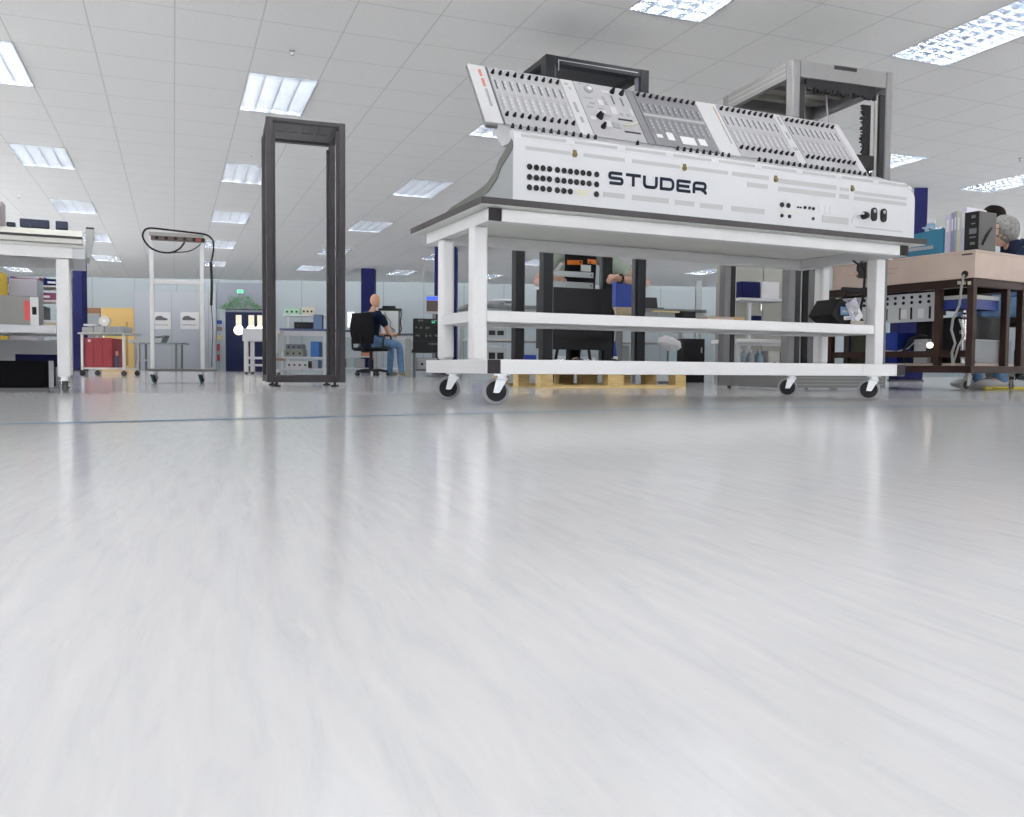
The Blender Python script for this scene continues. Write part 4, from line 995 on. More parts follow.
# the person behind the black rack
rk = pr; Rm = Matrix.Translation((rk.x, rk.y, 0)) @ Matrix.Rotation(PY, 4, 'Z')
sp = Rm @ Vector((.82, 1.13, 0)); ra = PY-PI/2
iv = (Matrix.Translation(sp) @ Matrix.Rotation(ra, 4, 'Z')).inverted()
def loc_at(px, py, Y): return tuple(iv @ at(px, py, Y))
t = thing('stool', 'black stool under the person working behind the black rack', 'stool', sp, ra)
MB().cyl((0, 0, .555), (0, 0, .61), .18, 24).build('seat', BLKC, t, bevel=.01)
for k in range(4):
    a = PI/4+k*PI/2; MB().cyl((.11*math.cos(a), .11*math.sin(a), .5545), (.2*math.cos(a), .2*math.sin(a), 0), .014, 10).build('leg', BLK, t)
MB().ring((0, 0, .22), (0, 0, 1), .168, .009, 24, 6).build('foot_ring', CHROME, t)
wl = loc_at(618.5, 278.5, 7.05); el = loc_at(648, 283.5, 7.42); wr = loc_at(554, 278, 7.42); er = loc_at(536, 284, 7.75)
hx = Vector(loc_at(607, 276.5, 6.98))-Vector(wl)
g, J, HM = person('person in a sage shirt and black apron reaching into the black rack with both hands', sp, ra, .615,
       [(er, wr), (el, wl)], [((.36, -.15, .665), (.34, -.16, .231)), ((.36, .15, .665), (.34, .16, .231))], SAGE, BLKC, BLK2, HAIRD, skin=SKIN2, lean=.12, sleeve=.72, curl=(.9, 1.05),
       hframes=(None, (tuple(hx.normalized()), (0.3, 0, -1), (.9, .1, .4))))
ap = MB(); pz = .715
prf = [(.135, pz-.05), (.15, pz+.17), (.185, pz+.36), (.165, pz+.46)]
vs = []; fs = []
for x, z in prf:
    for i in range(9):
        a = -1.05+2.1*i/8; vs.append((x*math.cos(a)+.035, (.165+.01*math.cos(a))*math.sin(a), z))
for k in range(3):
    for i in range(8): fs.append((k*9+i, k*9+i+1, (k+1)*9+i+1, (k+1)*9+i))
apo = ap.add(vs, fs).build('apron', BLKC, g); sd = apo.modifiers.new('thick', 'SOLIDIFY'); sd.thickness = .01; sd.offset = 1
for y0, y1, z, in ((-.16, -.03, pz+.355), (.02, .12, pz+.37)): 
    b = MB(); b.add([(.235-abs(y)*.28, y, z-.02) for y in (y0, (y0+y1)/2, y1)]+[(.235-abs(y)*.28, y, z+.02) for y in (y0, (y0+y1)/2, y1)], [(0, 1, 4, 3), (1, 2, 5, 4)])
    o = b.build('orange_band', ORANGE, apo); sd = o.modifiers.new('thick', 'SOLIDIFY'); sd.thickness = .008
bx((.232, -.05, pz+.28), (.24, .045, pz+.335)).build('name_badge', PAPER, apo)
MB().ring(tuple(Vector(wl)-hx*.18), hx, .034, .0075, 20, 6).build('wristwatch', BLK, g)
# panels in the rack
for k, (y0, y1, lb) in enumerate(((270.5, 276, 'upper thin grey panel held in the black rack'), (281, 287, 'lower thin grey panel held in the black rack'))):
    z0 = at(580, y1, 7.18).z; z1 = at(580, y0, 7.18).z
    q = Rm @ Vector((.235, .60, z0)); t = thing('equipment_unit', lb, 'panel', q, PY, 'panels in the black rack')
    bx((0, 0, 0), (.50, .012, z1-z0)).build('faceplate', mat('plate_grey', (.40,.43,.44), .45, .3), t)
    for x in (.02, .48): MB().cyl((x, -.0005, (z1-z0)/2), (x, -.004, (z1-z0)/2), .006, 10).build('screw', BLK, t)
t = thing('rack_unit', 'tall black equipment unit below the grey panels in the black rack', 'rack unit', Rm @ Vector((.215, .45, at(580, 288, 7.1).z-.42)), PY)
bx((0, 0, 0), (.56, .02, .42)).build('faceplate', BLK, t); bx((.02, .0205, .01), (.54, .20, .41)).build('chassis', BLK, t)
for x in (.05, .51): MB().tube([(x, -.0005, .12), (x, -.03, .14), (x, -.03, .28), (x, -.0005, .30)], .006).build('handle', BLK2, t)
t = thing('rack_unit', 'black equipment unit near the foot of the black rack', 'rack unit', Rm @ Vector((.215, .45, .30)), PY)
bx((0, 0, 0), (.56, .02, .10)).build('faceplate', BLK2, t); bx((.02, .0205, .01), (.54, .2, .09)).build('chassis', BLK, t)
# ------------------------------------------------------------------ work benches in the middle distance
def bench(label, loc, rz, w, d, h, topm, legm, shelves=(.2, .5), name='work_bench', apron=.09, group=None, over=None):
    t = thing(name, label, 'work bench', loc, rz, group)
    bx((-.02, -.02, h-.04), (w+.02, d+.02, h)).build('worktop', topm, t, bevel=.004)
    if apron: bx((.041, .01, h-.04-apron), (w-.041, .03, h-.0405)).build('apron', legm, t)
    for x in (0, w-.04):
        for y in (0, d-.04): bx((x, y, .0), (x+.04, y+.04, h-.0405)).build('leg', legm, t)
    for z in shelves: bx((.0405, .01, z-.025), (w-.0405, d-.01, z)).build('shelf', legm, t)
    if over:
        for x in (.02, w-.05): bx((x, d-.09, h+.0005), (x+.03, d-.06, h+over)).build('shelf_post', legm, t)
        bx((-.02, d-.34, h+over+.0005), (w+.02, d-.02, h+over+.025)).build('over_shelf', legm, t)
    return t
def gear(label, P, rz, w, d, h, mt, kind='instrument', face=None, n=3, group=None, name=None):
    t = thing(name or 'instrument', label, kind, P, rz, group)
    bx((0, .006, 0), (w, d, h)).build('case', mt, t, bevel=min(.004, h*.1))
    bx((.004, 0, .004), (w-.004, .0055, h-.004)).build('front_panel', face or GREYP, t)
    for k in range(n):
        x = w*(k+.6)/(n+.2); MB().cyl((x, -.0005, h*.45), (x, -.012, h*.45), min(h*.18, .02), 10).build('knob', BLK, t)
    return t
WB = WHITE; NVT = mat('top_navy', (.05,.065,.16), .5)
B1 = ground(281, 15.8); b1y = .06
bench('white bench with a navy worktop seen through the dark open rack', B1, b1y, .80, .6, .84, NVT, WB, (.12, .33), over=.24)
BT = Matrix.Translation(B1) @ Matrix.Rotation(b1y, 4, 'Z')
gear('pale green instrument on the over-shelf seen through the dark rack', BT @ Vector((.0, .30, 1.106)), b1y, .28, .22, .12, GREENL, face=mat('mint', (.40,.62,.48)))
gear('cream instrument beside the pale green one on the over-shelf', BT @ Vector((.32, .30, 1.106)), b1y, .22, .22, .14, CREAM, face=CREAMP)
gear('dark instrument under the over-shelf of the navy-topped bench', BT @ Vector((.19, .24, .8405)), b1y, .34, .3, .13, BLK2, face=RACKB)
gear('stack of navy boxes at the right of the navy-topped bench', BT @ Vector((.57, .07, .8405)), b1y, .16, .16, .26, BLUE, kind='boxes', face=mat('steel_blue', (.10,.17,.30)), n=0, name='box_stack')
gear('grey instrument on the upper shelf of the navy-topped bench', BT @ Vector((.05, .05, .3305)), b1y, .34, .4, .13, mat('gear_sage', (.32,.34,.28)), face=mat('gear_sage2', (.24,.26,.22)))
gear('slim dark instrument lying on the grey one under the navy worktop', BT @ Vector((.07, .07, .461)), b1y, .30, .36, .10, LGREY, face=mat('gear_stripe', (.15,.17,.2)))
gear('blue plastic bin on the upper shelf of the navy-topped bench', BT @ Vector((.52, .06, .3305)), b1y, .15, .4, .28, mat('bin_royal', (.02,.10,.33)), kind='bin', face=mat('bin_royal2', (.02,.12,.40)), n=0, name='storage_bin')
gear('pale instrument on the lowest shelf of the navy-topped bench', BT @ Vector((.08, .05, .1205)), b1y, .40, .4, .13, LGREY, face=PANELW, n=4)
gear('blue case on the lowest shelf of the navy-topped bench', BT @ Vector((.55, .06, .1205)), b1y, .11, .4, .15, mat('bin_royal', (.02,.10,.33)), kind='case', n=0, name='case')
B2 = ground(331, 16.2); b2y = .06
bench('white bench with a navy worktop left of the bald seated person', B2, b2y, .77, .6, .84, NVT, WB, (.14, .36))
BT = Matrix.Translation(B2) @ Matrix.Rotation(b2y, 4, 'Z')
t = thing('monitor', 'bright white screen on the navy bench left of the bald person', 'monitor', BT @ Vector((.26, .3, .8405)), b2y)
bx((-.0, 0, .05), (.14, .03, .36)).build('bezel', WHITE, t, bevel=.004); bx((.008, -.003, .06), (.132, -.0005, .35)).build('screen', mat('screen_white', (.8,.82,.85), .3, emit=(.9,.95,1), strength=.9), t); bx((.04, -.03, 0), (.10, .08, .012)).build('foot', BLK, t); bx((.06, .01, .0125), (.08, .025, .0495)).build('stem', BLK, t)
gear('black box on the lower shelf of the bench left of the bald person', BT @ Vector((.08, .05, .1405)), b2y, .16, .3, .16, BLK, kind='box', n=0, name='equipment_box')
gear('second black box beside it on the same low shelf, nearer the chair', BT @ Vector((.42, .05, .1405)), b2y, .20, .3, .17, BLK2, kind='box', n=0, name='equipment_box')
gear('orange parts box on the upper shelf behind the black office chair', BT @ Vector((.56, -.01, .3605)), b2y, .20, .3, .07, mat('box_orange', (.45,.16,.07)), kind='box', n=0, face=mat('box_orange2', (.5,.18,.08)), name='parts_box')
# white cart in front of the blue doors
C1 = ground(244, 15.6); t = thing('cart', 'white cart in front of the blue doors', 'cart', C1, 0)
bx((-.02, -.02, .60), (.50, .45, .82)).build('drawer_box', WHITE, t, bevel=.004)
for x in (0, .40):
    for y in (0, .38): bx((x, y, .05), (x+.07, y+.05, .5995)).build('leg', CREAM, t); MB().cyl((x+.035, y+.01, .025), (x+.035, y+.035, .025), .025, 12).box((x+.025, y+.015, .03), (x+.045, y+.03, .05)).build('wheel', RACKD, t)
for z in (.15, .28): bx((.0705, 0, z), (.3995, .42, z+.04)).build('shelf', WHITE, t)
C2 = ground(271.5, 15.0); t = thing('cart', 'slim white cart with a wooden block, behind the left post of the dark rack', 'cart', C2, 0)
bx((0, 0, .38), (.10, .3, .72)).build('cabinet', WHITE, t, bevel=.004); bx((0, 0, .25), (.15, .3, .29)).build('wood_block', WOODB, t)
bx((0, 0, .05), (.13, .3, .10)).build('base', WHITE, t); bx((.03, .1, .1005), (.06, .2, .2495)).build('stem', LGREY, t); bx((.04, .1, .2905), (.06, .2, .3795)).build('neck', LGREY, t)
for x in (.02, .11): MB().cyl((x, .05, .025), (x, .08, .025), .025, 12).box((x-.008, .055, .03), (x+.008, .075, .05)).build('wheel', RACKD, t)
bx((0, .02, .7205), (.14, .28, .78)).build('top_tray', mat('tray_pale', (.62,.60,.60)), t)
# bench with the clear-sided machine
B3 = ground(377, 16.6); bench('white bench holding the clear-sided machine behind the bald person', B3, .1, .72, .6, .80, mat('top_dark', (.06,.065,.075)), WB, (.14,))
BT = Matrix.Translation(B3) @ Matrix.Rotation(.1, 4, 'Z')
t = thing('machine', 'clear-sided tabletop machine with a black top bar behind the bald person', 'machine', BT @ Vector((.04, .08, .8005)), .1)
for x in (0, .36):
    for y in (0, .3): bx((x, y, 0), (x+.025, y+.025, .44)).build('post', mat('post_dark', (.10,.11,.12)), t)
bx((-.02, -.02, .4405), (.42, .34, .475)).build('top_frame', BLK2, t); bx((.05, .05, .4755), (.30, .25, .53)).build('motor_cover', BLK2, t, bevel=.01)
bx((.0255, .005, .01), (.3595, .012, .43)).build('clear_panel', mat('pane_pale', (.62,.66,.68), .2), t)
bx((.08, .06, 0), (.30, .25, .12)).build('base_block', LGREY, t)
MB().tube([(.10, -.003, .40), (.14, -.006, .30), (.22, -.006, .22), (.20, -.006, .12), (.30, -.003, .06)], .006).build('hose', RACKD, t)
MB().tube([(.385, -.01, .44), (.42, -.02, .38), (.40, -.02, .22), (.42, -.02, .08), (.385, -.01, .0)], .012).build('cable_bundle', RACKD, t)
gear('small white box at the foot of the clear-sided machine', BT @ Vector((.10, .0, .8005)), .1, .06, .06, .10, PAPER, kind='box', n=0, face=PAPER, name='box')
# electronics stack right of the man
E1 = ground(413, 13.2); ey = .12
bench('dark equipment trolley loaded with black units, left of the white table', E1, ey, .42, .5, .42, BLK2, mat('troll_dark', (.10,.10,.11)), (.12,), apron=0, name='equipment_trolley')
BT = Matrix.Translation(E1) @ Matrix.Rotation(ey, 4, 'Z'); random.seed(5)
for k, (z, h, c, lb) in enumerate(((.4205, .13, BLK2, 'lowest black unit on the dark equipment trolley'), (.551, .12, mat('gear_green', (.03,.04,.03)), 'dark green unit in the stack on the equipment trolley'), (.672, .12, BLK2, 'second black unit from the top of the equipment trolley'), (.793, .10, BLK, 'topmost black unit with a green lamp on the equipment trolley'))):
    u_ = gear(lb, BT @ Vector((.0, .02, z)), ey, .40, .4, h, c, face=mat('face_dark', (.018,.02,.02), .6, spec=.2), n=4, group='stack on the equipment trolley')
    b = MB()
    for q in range(6): x = .03+random.random()*.33; b.box((x, -.006, h*.55), (x+.03, -.0003, h*.8))
    b.build('socket_row', mat('socket_grey', (.12,.14,.13)), u_)
    if k == 3: bx((.28, -.004, .03), (.36, -.0003, .075)).build('green_lamp', mat('lamp_green', (.02,.3,.15), .4, emit=(.05,.6,.3), strength=.7), u_)
gear('black unit on the low shelf of the equipment trolley', BT @ Vector((.05, .03, .1205)), ey, .32, .4, .18, BLK, n=2)
gear('small grey case standing left of the equipment trolley', ground(405, 13.6), ey, .09, .3, .60, mat('case_olive', (.27,.29,.26)), kind='case', n=0, face=mat('case_olive2', (.33,.35,.32)), name='tall_case')
t = thing('monitor', 'small monitor with a blue bar on its screen, left of the white table legs', 'monitor', ground(425.5, 14.6)+Vector((0, 0, 1.05)), .1)
bx((0, 0, 0.0), (.28, .05, .30)).build('bezel', mat('bezel_grey', (.4,.4,.42)), t, bevel=.005); bx((.015, -.003, .04), (.265, -.0005, .22)).build('screen', mat('screen_brown', (.05,.025,.02), .3), t); bx((.015, -.003, .225), (.265, -.0005, .285)).build('blue_bar', SCREEN, t)
bx((.11, .01, -1.05), (.17, .04, -.0005)).build('pole', RACKG, t); bx((.0, -.1, -1.05), (.28, .15, -1.03)).build('foot', RACKG, t)
# long bench under the white table's span
LB = ground(468, 10.3); ly = .22
bench('long grey workshop bench seen beneath the white table', LB, ly, 3.0, .7, .90, mat('top_slate', (.14,.15,.16)), mat('bench_grey', (.42,.44,.44)), (.16, .50), apron=0.04)
BT = Matrix.Translation(LB) @ Matrix.Rotation(ly, 4, 'Z')
def onb(x, y, z): return BT @ Vector((x, y, z+.0005))
t = thing('paper_stack', 'loose sheets of paper on the long bench left of the black rack', 'papers', onb(.02, .05, .90), ly)
random.seed(9)
for k in range(7):
    s = MB(); s.M = Matrix.Rotation((random.random()-.5)*.35, 4, 'Z'); x = .02+.05*k
    s.box((x, .02, .012*k), (x+.30, .4, .012*k+.0115)); s.build('sheet', PAPER if k % 3 else mat('sheet_blue', (.50,.58,.72)), t)
g1 = mat('gear_grey', (.38,.40,.41)); 
def rackgear(lb, x, z, w, h, mt=g1, nwin=2):
    t = thing('instrument', lb, 'instrument', onb(x, .02, z), ly)
    bx((0, 0, 0), (w, .4, h)).build('case', mt, t, bevel=.004)
    for k in range(nwin): a = w*(.12+.8*k/nwin); bx((a, -.004, h*.3), (a+w*.6/nwin, -.0003, h*.72)).build('display', BLK2, t)
    return t
rackgear('grey twin-display instrument on the upper shelf, right of the front table leg', .22, .50, .26, .13)
rackgear('grey twin-display instrument under another one, on the lower shelf right of the table leg', .22, .16, .26, .24)
gear('blue box on the lower shelf between the two left posts of the black rack', onb(.66, .02, .16), ly, .18, .3, .15, BLUEP, kind='box', n=0, face=BLUEP, name='storage_box')
gear('blue crate on the shelf left of the front table leg', onb(-.18+.24, .02, .16), ly, .12, .3, .22, BLUEP, kind='crate', n=0, face=BLUEP, name='storage_crate')
rackgear('white instrument on the lower shelf behind the black rack', 1.08, .16, .22, .14, WHITE, 3)
rackgear('small white instrument beside the blue cone behind the black rack', 1.42, .16, .16, .13, WHITE, 1)
rackgear('grey twin-display instrument right of the black rack on the lower shelf', 2.02, .16, .20, .28)
rackgear('dark grey cabinet unit at the right end of the long bench shelf', 2.68, .16, .20, .30, mat('gear_dk', (.20,.21,.22)), 2)
t = thing('cabinet', 'black cabinet on the floor in front of the long bench, under the white table', 'cabinet', ground(683, 9.9), .2)
bx((0, 0, .0), (.26, .4, .50)).build('body', BLK, t, bevel=.004); bx((.01, -.006, .03), (.25, -.0005, .24)).build('door', BLK2, t); bx((.01, -.006, .26), (.25, -.0005, .48)).build('door', BLK2, t); bx((.21, -.014, .34), (.225, -.0065, .40)).build('handle', GREYP, t)
t = thing('cable_tray', 'black laptop and papers on the long bench under the white table', 'laptop', onb(2.20, .10, .90), ly); t.name = 'laptop'
bx((0, 0, 0), (.30, .24, .02)).build('base', BLK, t); lid = MB().prism([(.20, .02), (.215, .02), (.26, .16), (.245, .165)], 0, .30).build('lid', BLK, t)
t = thing('traffic_cone', 'blue and white traffic cone behind the black rack', 'cone', ground(613, 8.55), 0)
MB().cyl((0, 0, .015), (0, 0, .42), .07, 20, r1=.022).build('body', BLUEP, t); bx((-.10, -.10, 0), (.10, .10, .0145)).build('base', BLUE, t)
MB().cyl((0, 0, .19), (0, 0, .27), .0525, 20, r1=.0432).build('white_band', PAPER, t)
t = thing('storage_box', 'royal blue box with a tan base beside the person behind the rack', 'box', ground(615, 8.9)+Vector((0, 0, .0)), .3)
bx((0, 0, .78), (.26, .2, 1.20)).build('body', mat('royal', (.01,.04,.28)), t, bevel=.004); bx((0, 0, .70), (.26, .2, .7795)).build('tan_base', mat('tan', (.42,.34,.22)), t); bx((.02, .02, 0), (.05, .05, .6995)).build('leg', RACKG, t); bx((.21, .02, 0), (.24, .05, .6995)).build('leg', RACKG, t); bx((.12, .15, 0), (.15, .18, .6995)).build('leg', RACKG, t)
t = thing('bag', 'crumpled white plastic bag hanging over a pale blue cloth under the white table', 'bag', ground(669, 9.2), .1)
random.seed(2)
b = MB().ball((0, 0, .42), (.12, .09, .075), 16, 10); b.v = [(x+random.uniform(-.014, .014)+(z-.42)*-.5, y+random.uniform(-.014, .014), z+random.uniform(-.012, .012)) for x, y, z in b.v]; b.build('bag_body', PAPER, t)
MB().prism([(-.01, .07), (.07, .07), (.08, .36), (.0, .36)], -.02, .02, 'y').build('pale_cloth', mat('cloth_blue', (.42,.55,.60), .8), t)
MB().cyl((.03, .05, 0), (.03, .05, .40), .015, 10).box((-.08, -.06, 0), (.14, .16, .02)).build('stand', RACKG, t)
# white table with jugs behind the grey rack, wall shelf over it
G1 = ground(737, 9.3); gy = .3
bench('pale bench with blue-grey jugs under it behind the grey rack', G1, gy, .95, .5, .48, PAPER, mat('bench_pale', (.55,.57,.57)), (.10,), apron=.03)
BT = Matrix.Translation(G1) @ Matrix.Rotation(gy, 4, 'Z')
for k, (x, r, lb) in enumerate(((.11, .055, 'left blue-grey jug under the pale bench'), (.23, .05, 'middle grey jug under the pale bench'), (.34, .055, 'right blue-grey jug under the pale bench'))):
    j = thing('jug', lb, 'jug', BT @ Vector((x, .12, .1005)), gy, 'jugs under the pale bench')
    MB().cyl((0, 0, 0), (0, 0, .19), r, 18).cyl((0, 0, .19), (0, 0, .24), r, 18, r1=.02).build('body', mat(['jug_blue', 'jug_grey', 'jug_blue'][k], [(.22,.30,.38), (.36,.38,.42), (.22,.30,.38)][k], .3), j); MB().cyl((0, 0, .2405), (0, 0, .27), .022, 12).build('cap', WHITE, j)
gear('beige box with a round black socket under the pale bench', BT @ Vector((.42, .06, .1005)), gy, .15, .2, .26, mat('box_putty', (.44,.44,.40)), kind='box', n=1, face=mat('box_putty2', (.46,.46,.42)), name='socket_box')
gear('first dark slotted unit right of the grey rack post under the pale bench', BT @ Vector((.66, .06, .1005)), gy, .07, .2, .25, BLK2, n=0, face=BLK)
gear('second dark slotted unit right of the grey rack post under the pale bench', BT @ Vector((.76, .06, .1005)), gy, .07, .2, .25, BLK2, n=0, face=BLK)
t = thing('over_bench_shelf', 'white shelf frame with a navy bin seen through the grey rack', 'shelf', ground(741, 10.1), gy)
for x in (.24,): bx((x, .25, 0), (x+.04, .29, .955)).build('post', WHITE, t); bx((x-.15, .1, 0), (x+.25, .44, .03)).build('foot', WHITE, t)
bx((-.02, .0, .9555), (.56, .42, .985)).build('shelf', WHITE, t); bx((.281, .25, .70), (.46, .29, .74)).build('arm', WHITE, t)
SM = Matrix.Translation(ground(741, 10.1)) @ Matrix.Rotation(gy, 4, 'Z')
gear('navy bin on the white shelf seen through the grey rack', SM @ Vector((.0, .02, .9855)), gy, .25, .35, .19, BLUE, kind='bin', n=0, face=BLUE, name='storage_bin')
gear('white carton beside the navy bin on the white shelf', SM @ Vector((.27, .04, .9855)), gy, .25, .3, .20, PAPER, kind='carton', n=0, face=PAPER, name='carton')
gear('small navy box hung low on the white shelf post', SM @ Vector((.33, .26, .7405)), gy, .10, .1, .06, BLUE, kind='box', n=0, face=BLUE, name='box')
t = thing('cabinet', 'tall olive-grey cabinet behind the white shelf frame and the grey rack', 'cabinet', ground(733, 10.9), gy)
bx((0, 0, 0), (.80, .45, 1.75)).build('body', mat('cab_olive', (.27,.27,.245), .6), t, bevel=.005); bx((.02, -.012, .05), (.395, -.0005, 1.72)).build('door', mat('cab_olive', (.27,.27,.245)), t); bx((.405, -.012, .05), (.78, -.0005, 1.72)).build('door', mat('cab_olive', (.27,.27,.245)), t); bx((.36, -.03, .9), (.375, -.0125, 1.0)).build('handle', CHROME, t)
# things on the shelf of the white table
TM = Matrix.Translation(TO) @ Matrix.Rotation(TY, 4, 'Z')
SHZ = .3625
t = thing('parcel', 'flat cardboard box on the shelf of the white table', 'box', TM @ Vector((1.27, .34, SHZ)), TY+.1)
bx((0, 0, 0), (.24, .12, .035)).build('carton', mat('card_pink', (.60,.48,.41), .8), t, bevel=.003); bx((.17, -.0012, .0), (.241, .121, .0365)).build('tan_sleeve', mat('card_tan', (.55,.36,.19), .8), t)
t = thing('equipment_box', 'small black box on the shelf of the white table beside the flat cardboard box', 'box', TM @ Vector((1.13, .36, SHZ)), TY)
bx((0, 0, 0), (.09, .1, .055)).build('case', BLK, t, bevel=.003); bx((.01, -.003, .01), (.08, -.0005, .045)).build('front', BLK2, t)
t = thing('ruler', 'yellow folding ruler laid over a grey block on the shelf of the white table', 'ruler', TM @ Vector((1.0, .36, SHZ)), TY)
bx((0, 0, 0), (.10, .1, .045)).build('block', mat('block_grey', (.25,.26,.28)), t); bx((-.02, -.01, .0455), (.12, .02, .051)).build('strip', mat('ruler_yellow', (.66,.52,.22)), t)
t = thing('carry_crate', 'black tilted carry crate of brochures at the right on the shelf of the white table', 'crate', TM @ Vector((2.015, .205, SHZ)), TY)
q = MB(); A_ = [(-.10, .055), (-.02, .0), (.10, .0), (.115, .03), (.0, .115), (-.045, .135)]
for e0, e1 in ((0, .006), (.154, .16)): q.prism(A_, e0, e1, 'y')
q.prism([(-.10, .055), (-.02, .0), (-.016, .005), (-.094, .059)], .0065, .1535, 'y'); q.prism([(-.10, .055), (-.045, .135), (-.039, .132), (-.094, .059)], .0065, .1535, 'y'); q.box((-.02, .0065, 0), (.10, .1535, .005))
q.build('shell', BLK, t)
bx((-.06, -.03, .165), (.09, -.01, .19)).build('handle', BLK2, t, bevel=.006)
MB().tube([(-.05, -.02, .166), (-.04, .0, .13), (.02, .01, .10)], .004).tube([(.085, -.02, .166), (.09, 0, .1), (.09, .01, .03)], .006).tube([(.085, -.02, .19), (.088, -.02, .27), (.085, 0, .325)], .006).tube([(.07, -.02, .25), (.05, -.01, .28), (.06, 0, .31), (.03, .0, .325)], .005).build('strap', BLK, t)
for k, (x, z, w, h, a, mt_) in enumerate(((-.05, .055, .08, .04, 0, mat('broch_blue', (.10,.22,.38))), (-.03, .03, .09, .018, .1, PAPER), (.02, .02, .075, .10, .5, LILAC), (.05, .02, .05, .10, .75, PAPER), (.0, .01, .09, .018, .0, mat('broch_tan', (.42,.36,.28))), (-.02, .09, .06, .04, -.4, mat('broch_grey', (.45,.46,.5))))):
    c_ = thing('brochure', ['blue brochure in the black carry crate', 'white folded brochure in the black carry crate', 'large lilac brochure leaning in the black carry crate', 'white brochure leaning at the right of the carry crate', 'tan brochure at the bottom of the carry crate', 'grey brochure at the top of the carry crate'][k], 'brochure', TM @ Vector((2.010+x, .205-.012-.004*k, SHZ+z)), TY, 'brochures in the carry crate')
    b = MB(); b.M = Matrix.Rotation(-a, 4, 'Y'); b.box((0, 0, 0), (w, .003, h)); b.build('cover', mt_, c_); b = MB(); b.M = Matrix.Rotation(-a, 4, 'Y'); b.box((w*.1, -.0012, h*.3), (w*.7, -.0003, h*.55)); b.build('print_block', GREYP, c_)
# ------------------------------------------------------------------ brown bench on the right with its beige chest
BC = ground(971, 6.44); by = .54
t = thing('work_bench', 'brown steel bench on casters at the right edge, carrying the long beige chest', 'work bench', BC, by)
# local: +x runs along the right-hand face, +y runs back along the left-hand face
bw, bl, bh = .70, 1.30, .837; P_ = .048
for x, y in ((0, 0), (bw-P_, 0), (0, bl-P_), (bw-P_, bl-P_), (.44, 0), (0, .26)):
    bx((x, y, .1905), (x+P_, y+P_, bh-.0605)).build('post', BROWN, t, bevel=.003)
for z0, z1 in ((bh-.06, bh),):
    for y in (0, bl-P_): bx((P_*0, y, z0), (bw, y+P_, z1)).build('top_rail', BROWN, t, bevel=.003)
    for x in (0, bw-P_): bx((x, P_+.0005, z0), (x+P_, bl-P_-.0005, z1)).build('top_rail', BROWN, t, bevel=.003)
for y in (0, bl-P_): bx((0, y, .137), (bw, y+P_, .19)).build('base_rail', BROWN, t, bevel=.003)
for x in (0, bw-P_): bx((x, P_+.0005, .137), (x+P_, bl-P_-.0005, .19)).build('base_rail', BROWN, t, bevel=.003)
bx((.003, P_+.001, .255), (.04, .2595, .305)).build('side_rail', BROWN, t)
bx((-.002, .3, .45), (.035, bl-P_-.001, .455)).build('cross_tie', BROWN, t) if 0 else None
bx((P_+.001, P_+.001, .19), (bw-P_-.001, bl-P_-.001, .21)).build('bottom_shelf', BEIGE, t)
bx((.003, .3085, .255), (.04, bl-P_-.001, .305)).build('side_rail', BROWN, t)
for x, y, a in ((.05, .05, 2.9), (bw-.06, .06, .4), (.05, bl-.06, 2.6), (bw-.06, bl-.06, 1.)): caster(t, x, y, .1365, .045, a, mat('tyre_putty', (.20,.20,.18), .6), mat('fork_dull', (.3,.3,.29), .5, .4))
for y in (.10, .02, .06): bx((-.012, y, bh-.05+y*.1), (-.0005, y+.02, bh-.026+y*.1)).build('clip', BRASS if 0 else CREAMP, t)
HM_ = Matrix.Translation(BC) @ Matrix.Rotation(by, 4, 'Z')
def hb(x, y, z): return HM_ @ Vector((x, y, z))
c = thing('chest', 'long beige board chest lying on the brown bench', 'chest', hb(-.015, -.015, bh+.0005), by)
cw_, cl_, ch_ = .66, 1.26, .205
bx((0, 0, 0), (cw_, cl_, ch_-.02)).build('box', BEIGE, c, bevel=.003); bx((-.004, -.004, ch_-.0195), (cw_+.004, cl_+.004, ch_)).build('lid', BEIGE, c, bevel=.003)
MB().cyl((-.0005, .075, .03), (-.004, .075, .03), .026, 20).build('cable_hole', BLK, c); bx((-.007, .02, ch_-.036), (-.0045, .10, ch_-.026)).build('dark_slot', RACKD, c)
b = MB()
for k, (y0, y1) in enumerate(((.62, 1.05), (.72, 1.1), (.66, .98))): b.box((-.0022, y0, .125-k*.018), (-.0003, y1, .131-k*.018))
b.build('red_marking', mat('stamp_red', (.55,.27,.20), .7), c)
cab = MB().tube([(-.012, .075, .025), (-.03, .08, -.06), (-.035, .09, -.2), (-.045, .13, -.3), (-.03, .15, -.38), (-.04, .11, -.48), (-.03, .14, -.55), (-.03, .13, -.64)], .009).tube([(-.03, .09, -.3), (-.02, .05, -.42), (-.03, .09, -.5), (-.025, .13, -.64)], .007)
cab.build('hanging_cable', mat('cable_grey', (.30,.30,.29)), c)
TZ = bh+ch_+.001
def on_chest(lb, cat, name, x, y, w, d, h, mt, rz=0., group=None):
    g = thing(name, lb, cat, hb(x, y, TZ), by+rz, group); return g
# teal trays
g = thing('letter_tray', 'teal plastic filing box standing on the beige chest', 'filing box', hb(.04, .277, TZ), by)
MB().prism([(.0, 0), (.40, 0), (.40, .17), (.0, .20)], 0, .006).prism([(0, 0), (.40, 0), (.40, .17), (0, .20)], .254, .26).box((.006, 0, 0), (.254, .006, .195)).box((.006, .394, 0), (.254, .40, .165)).box((.006, .006, 0), (.254, .394, .005)).build('body', TEAL, g)
bx((-.003, .08, .05), (-.0003, .36, .075)).build('label_slot', GREYP, g)
MB().add([(-.004, .2, .05)], []) if 0 else None
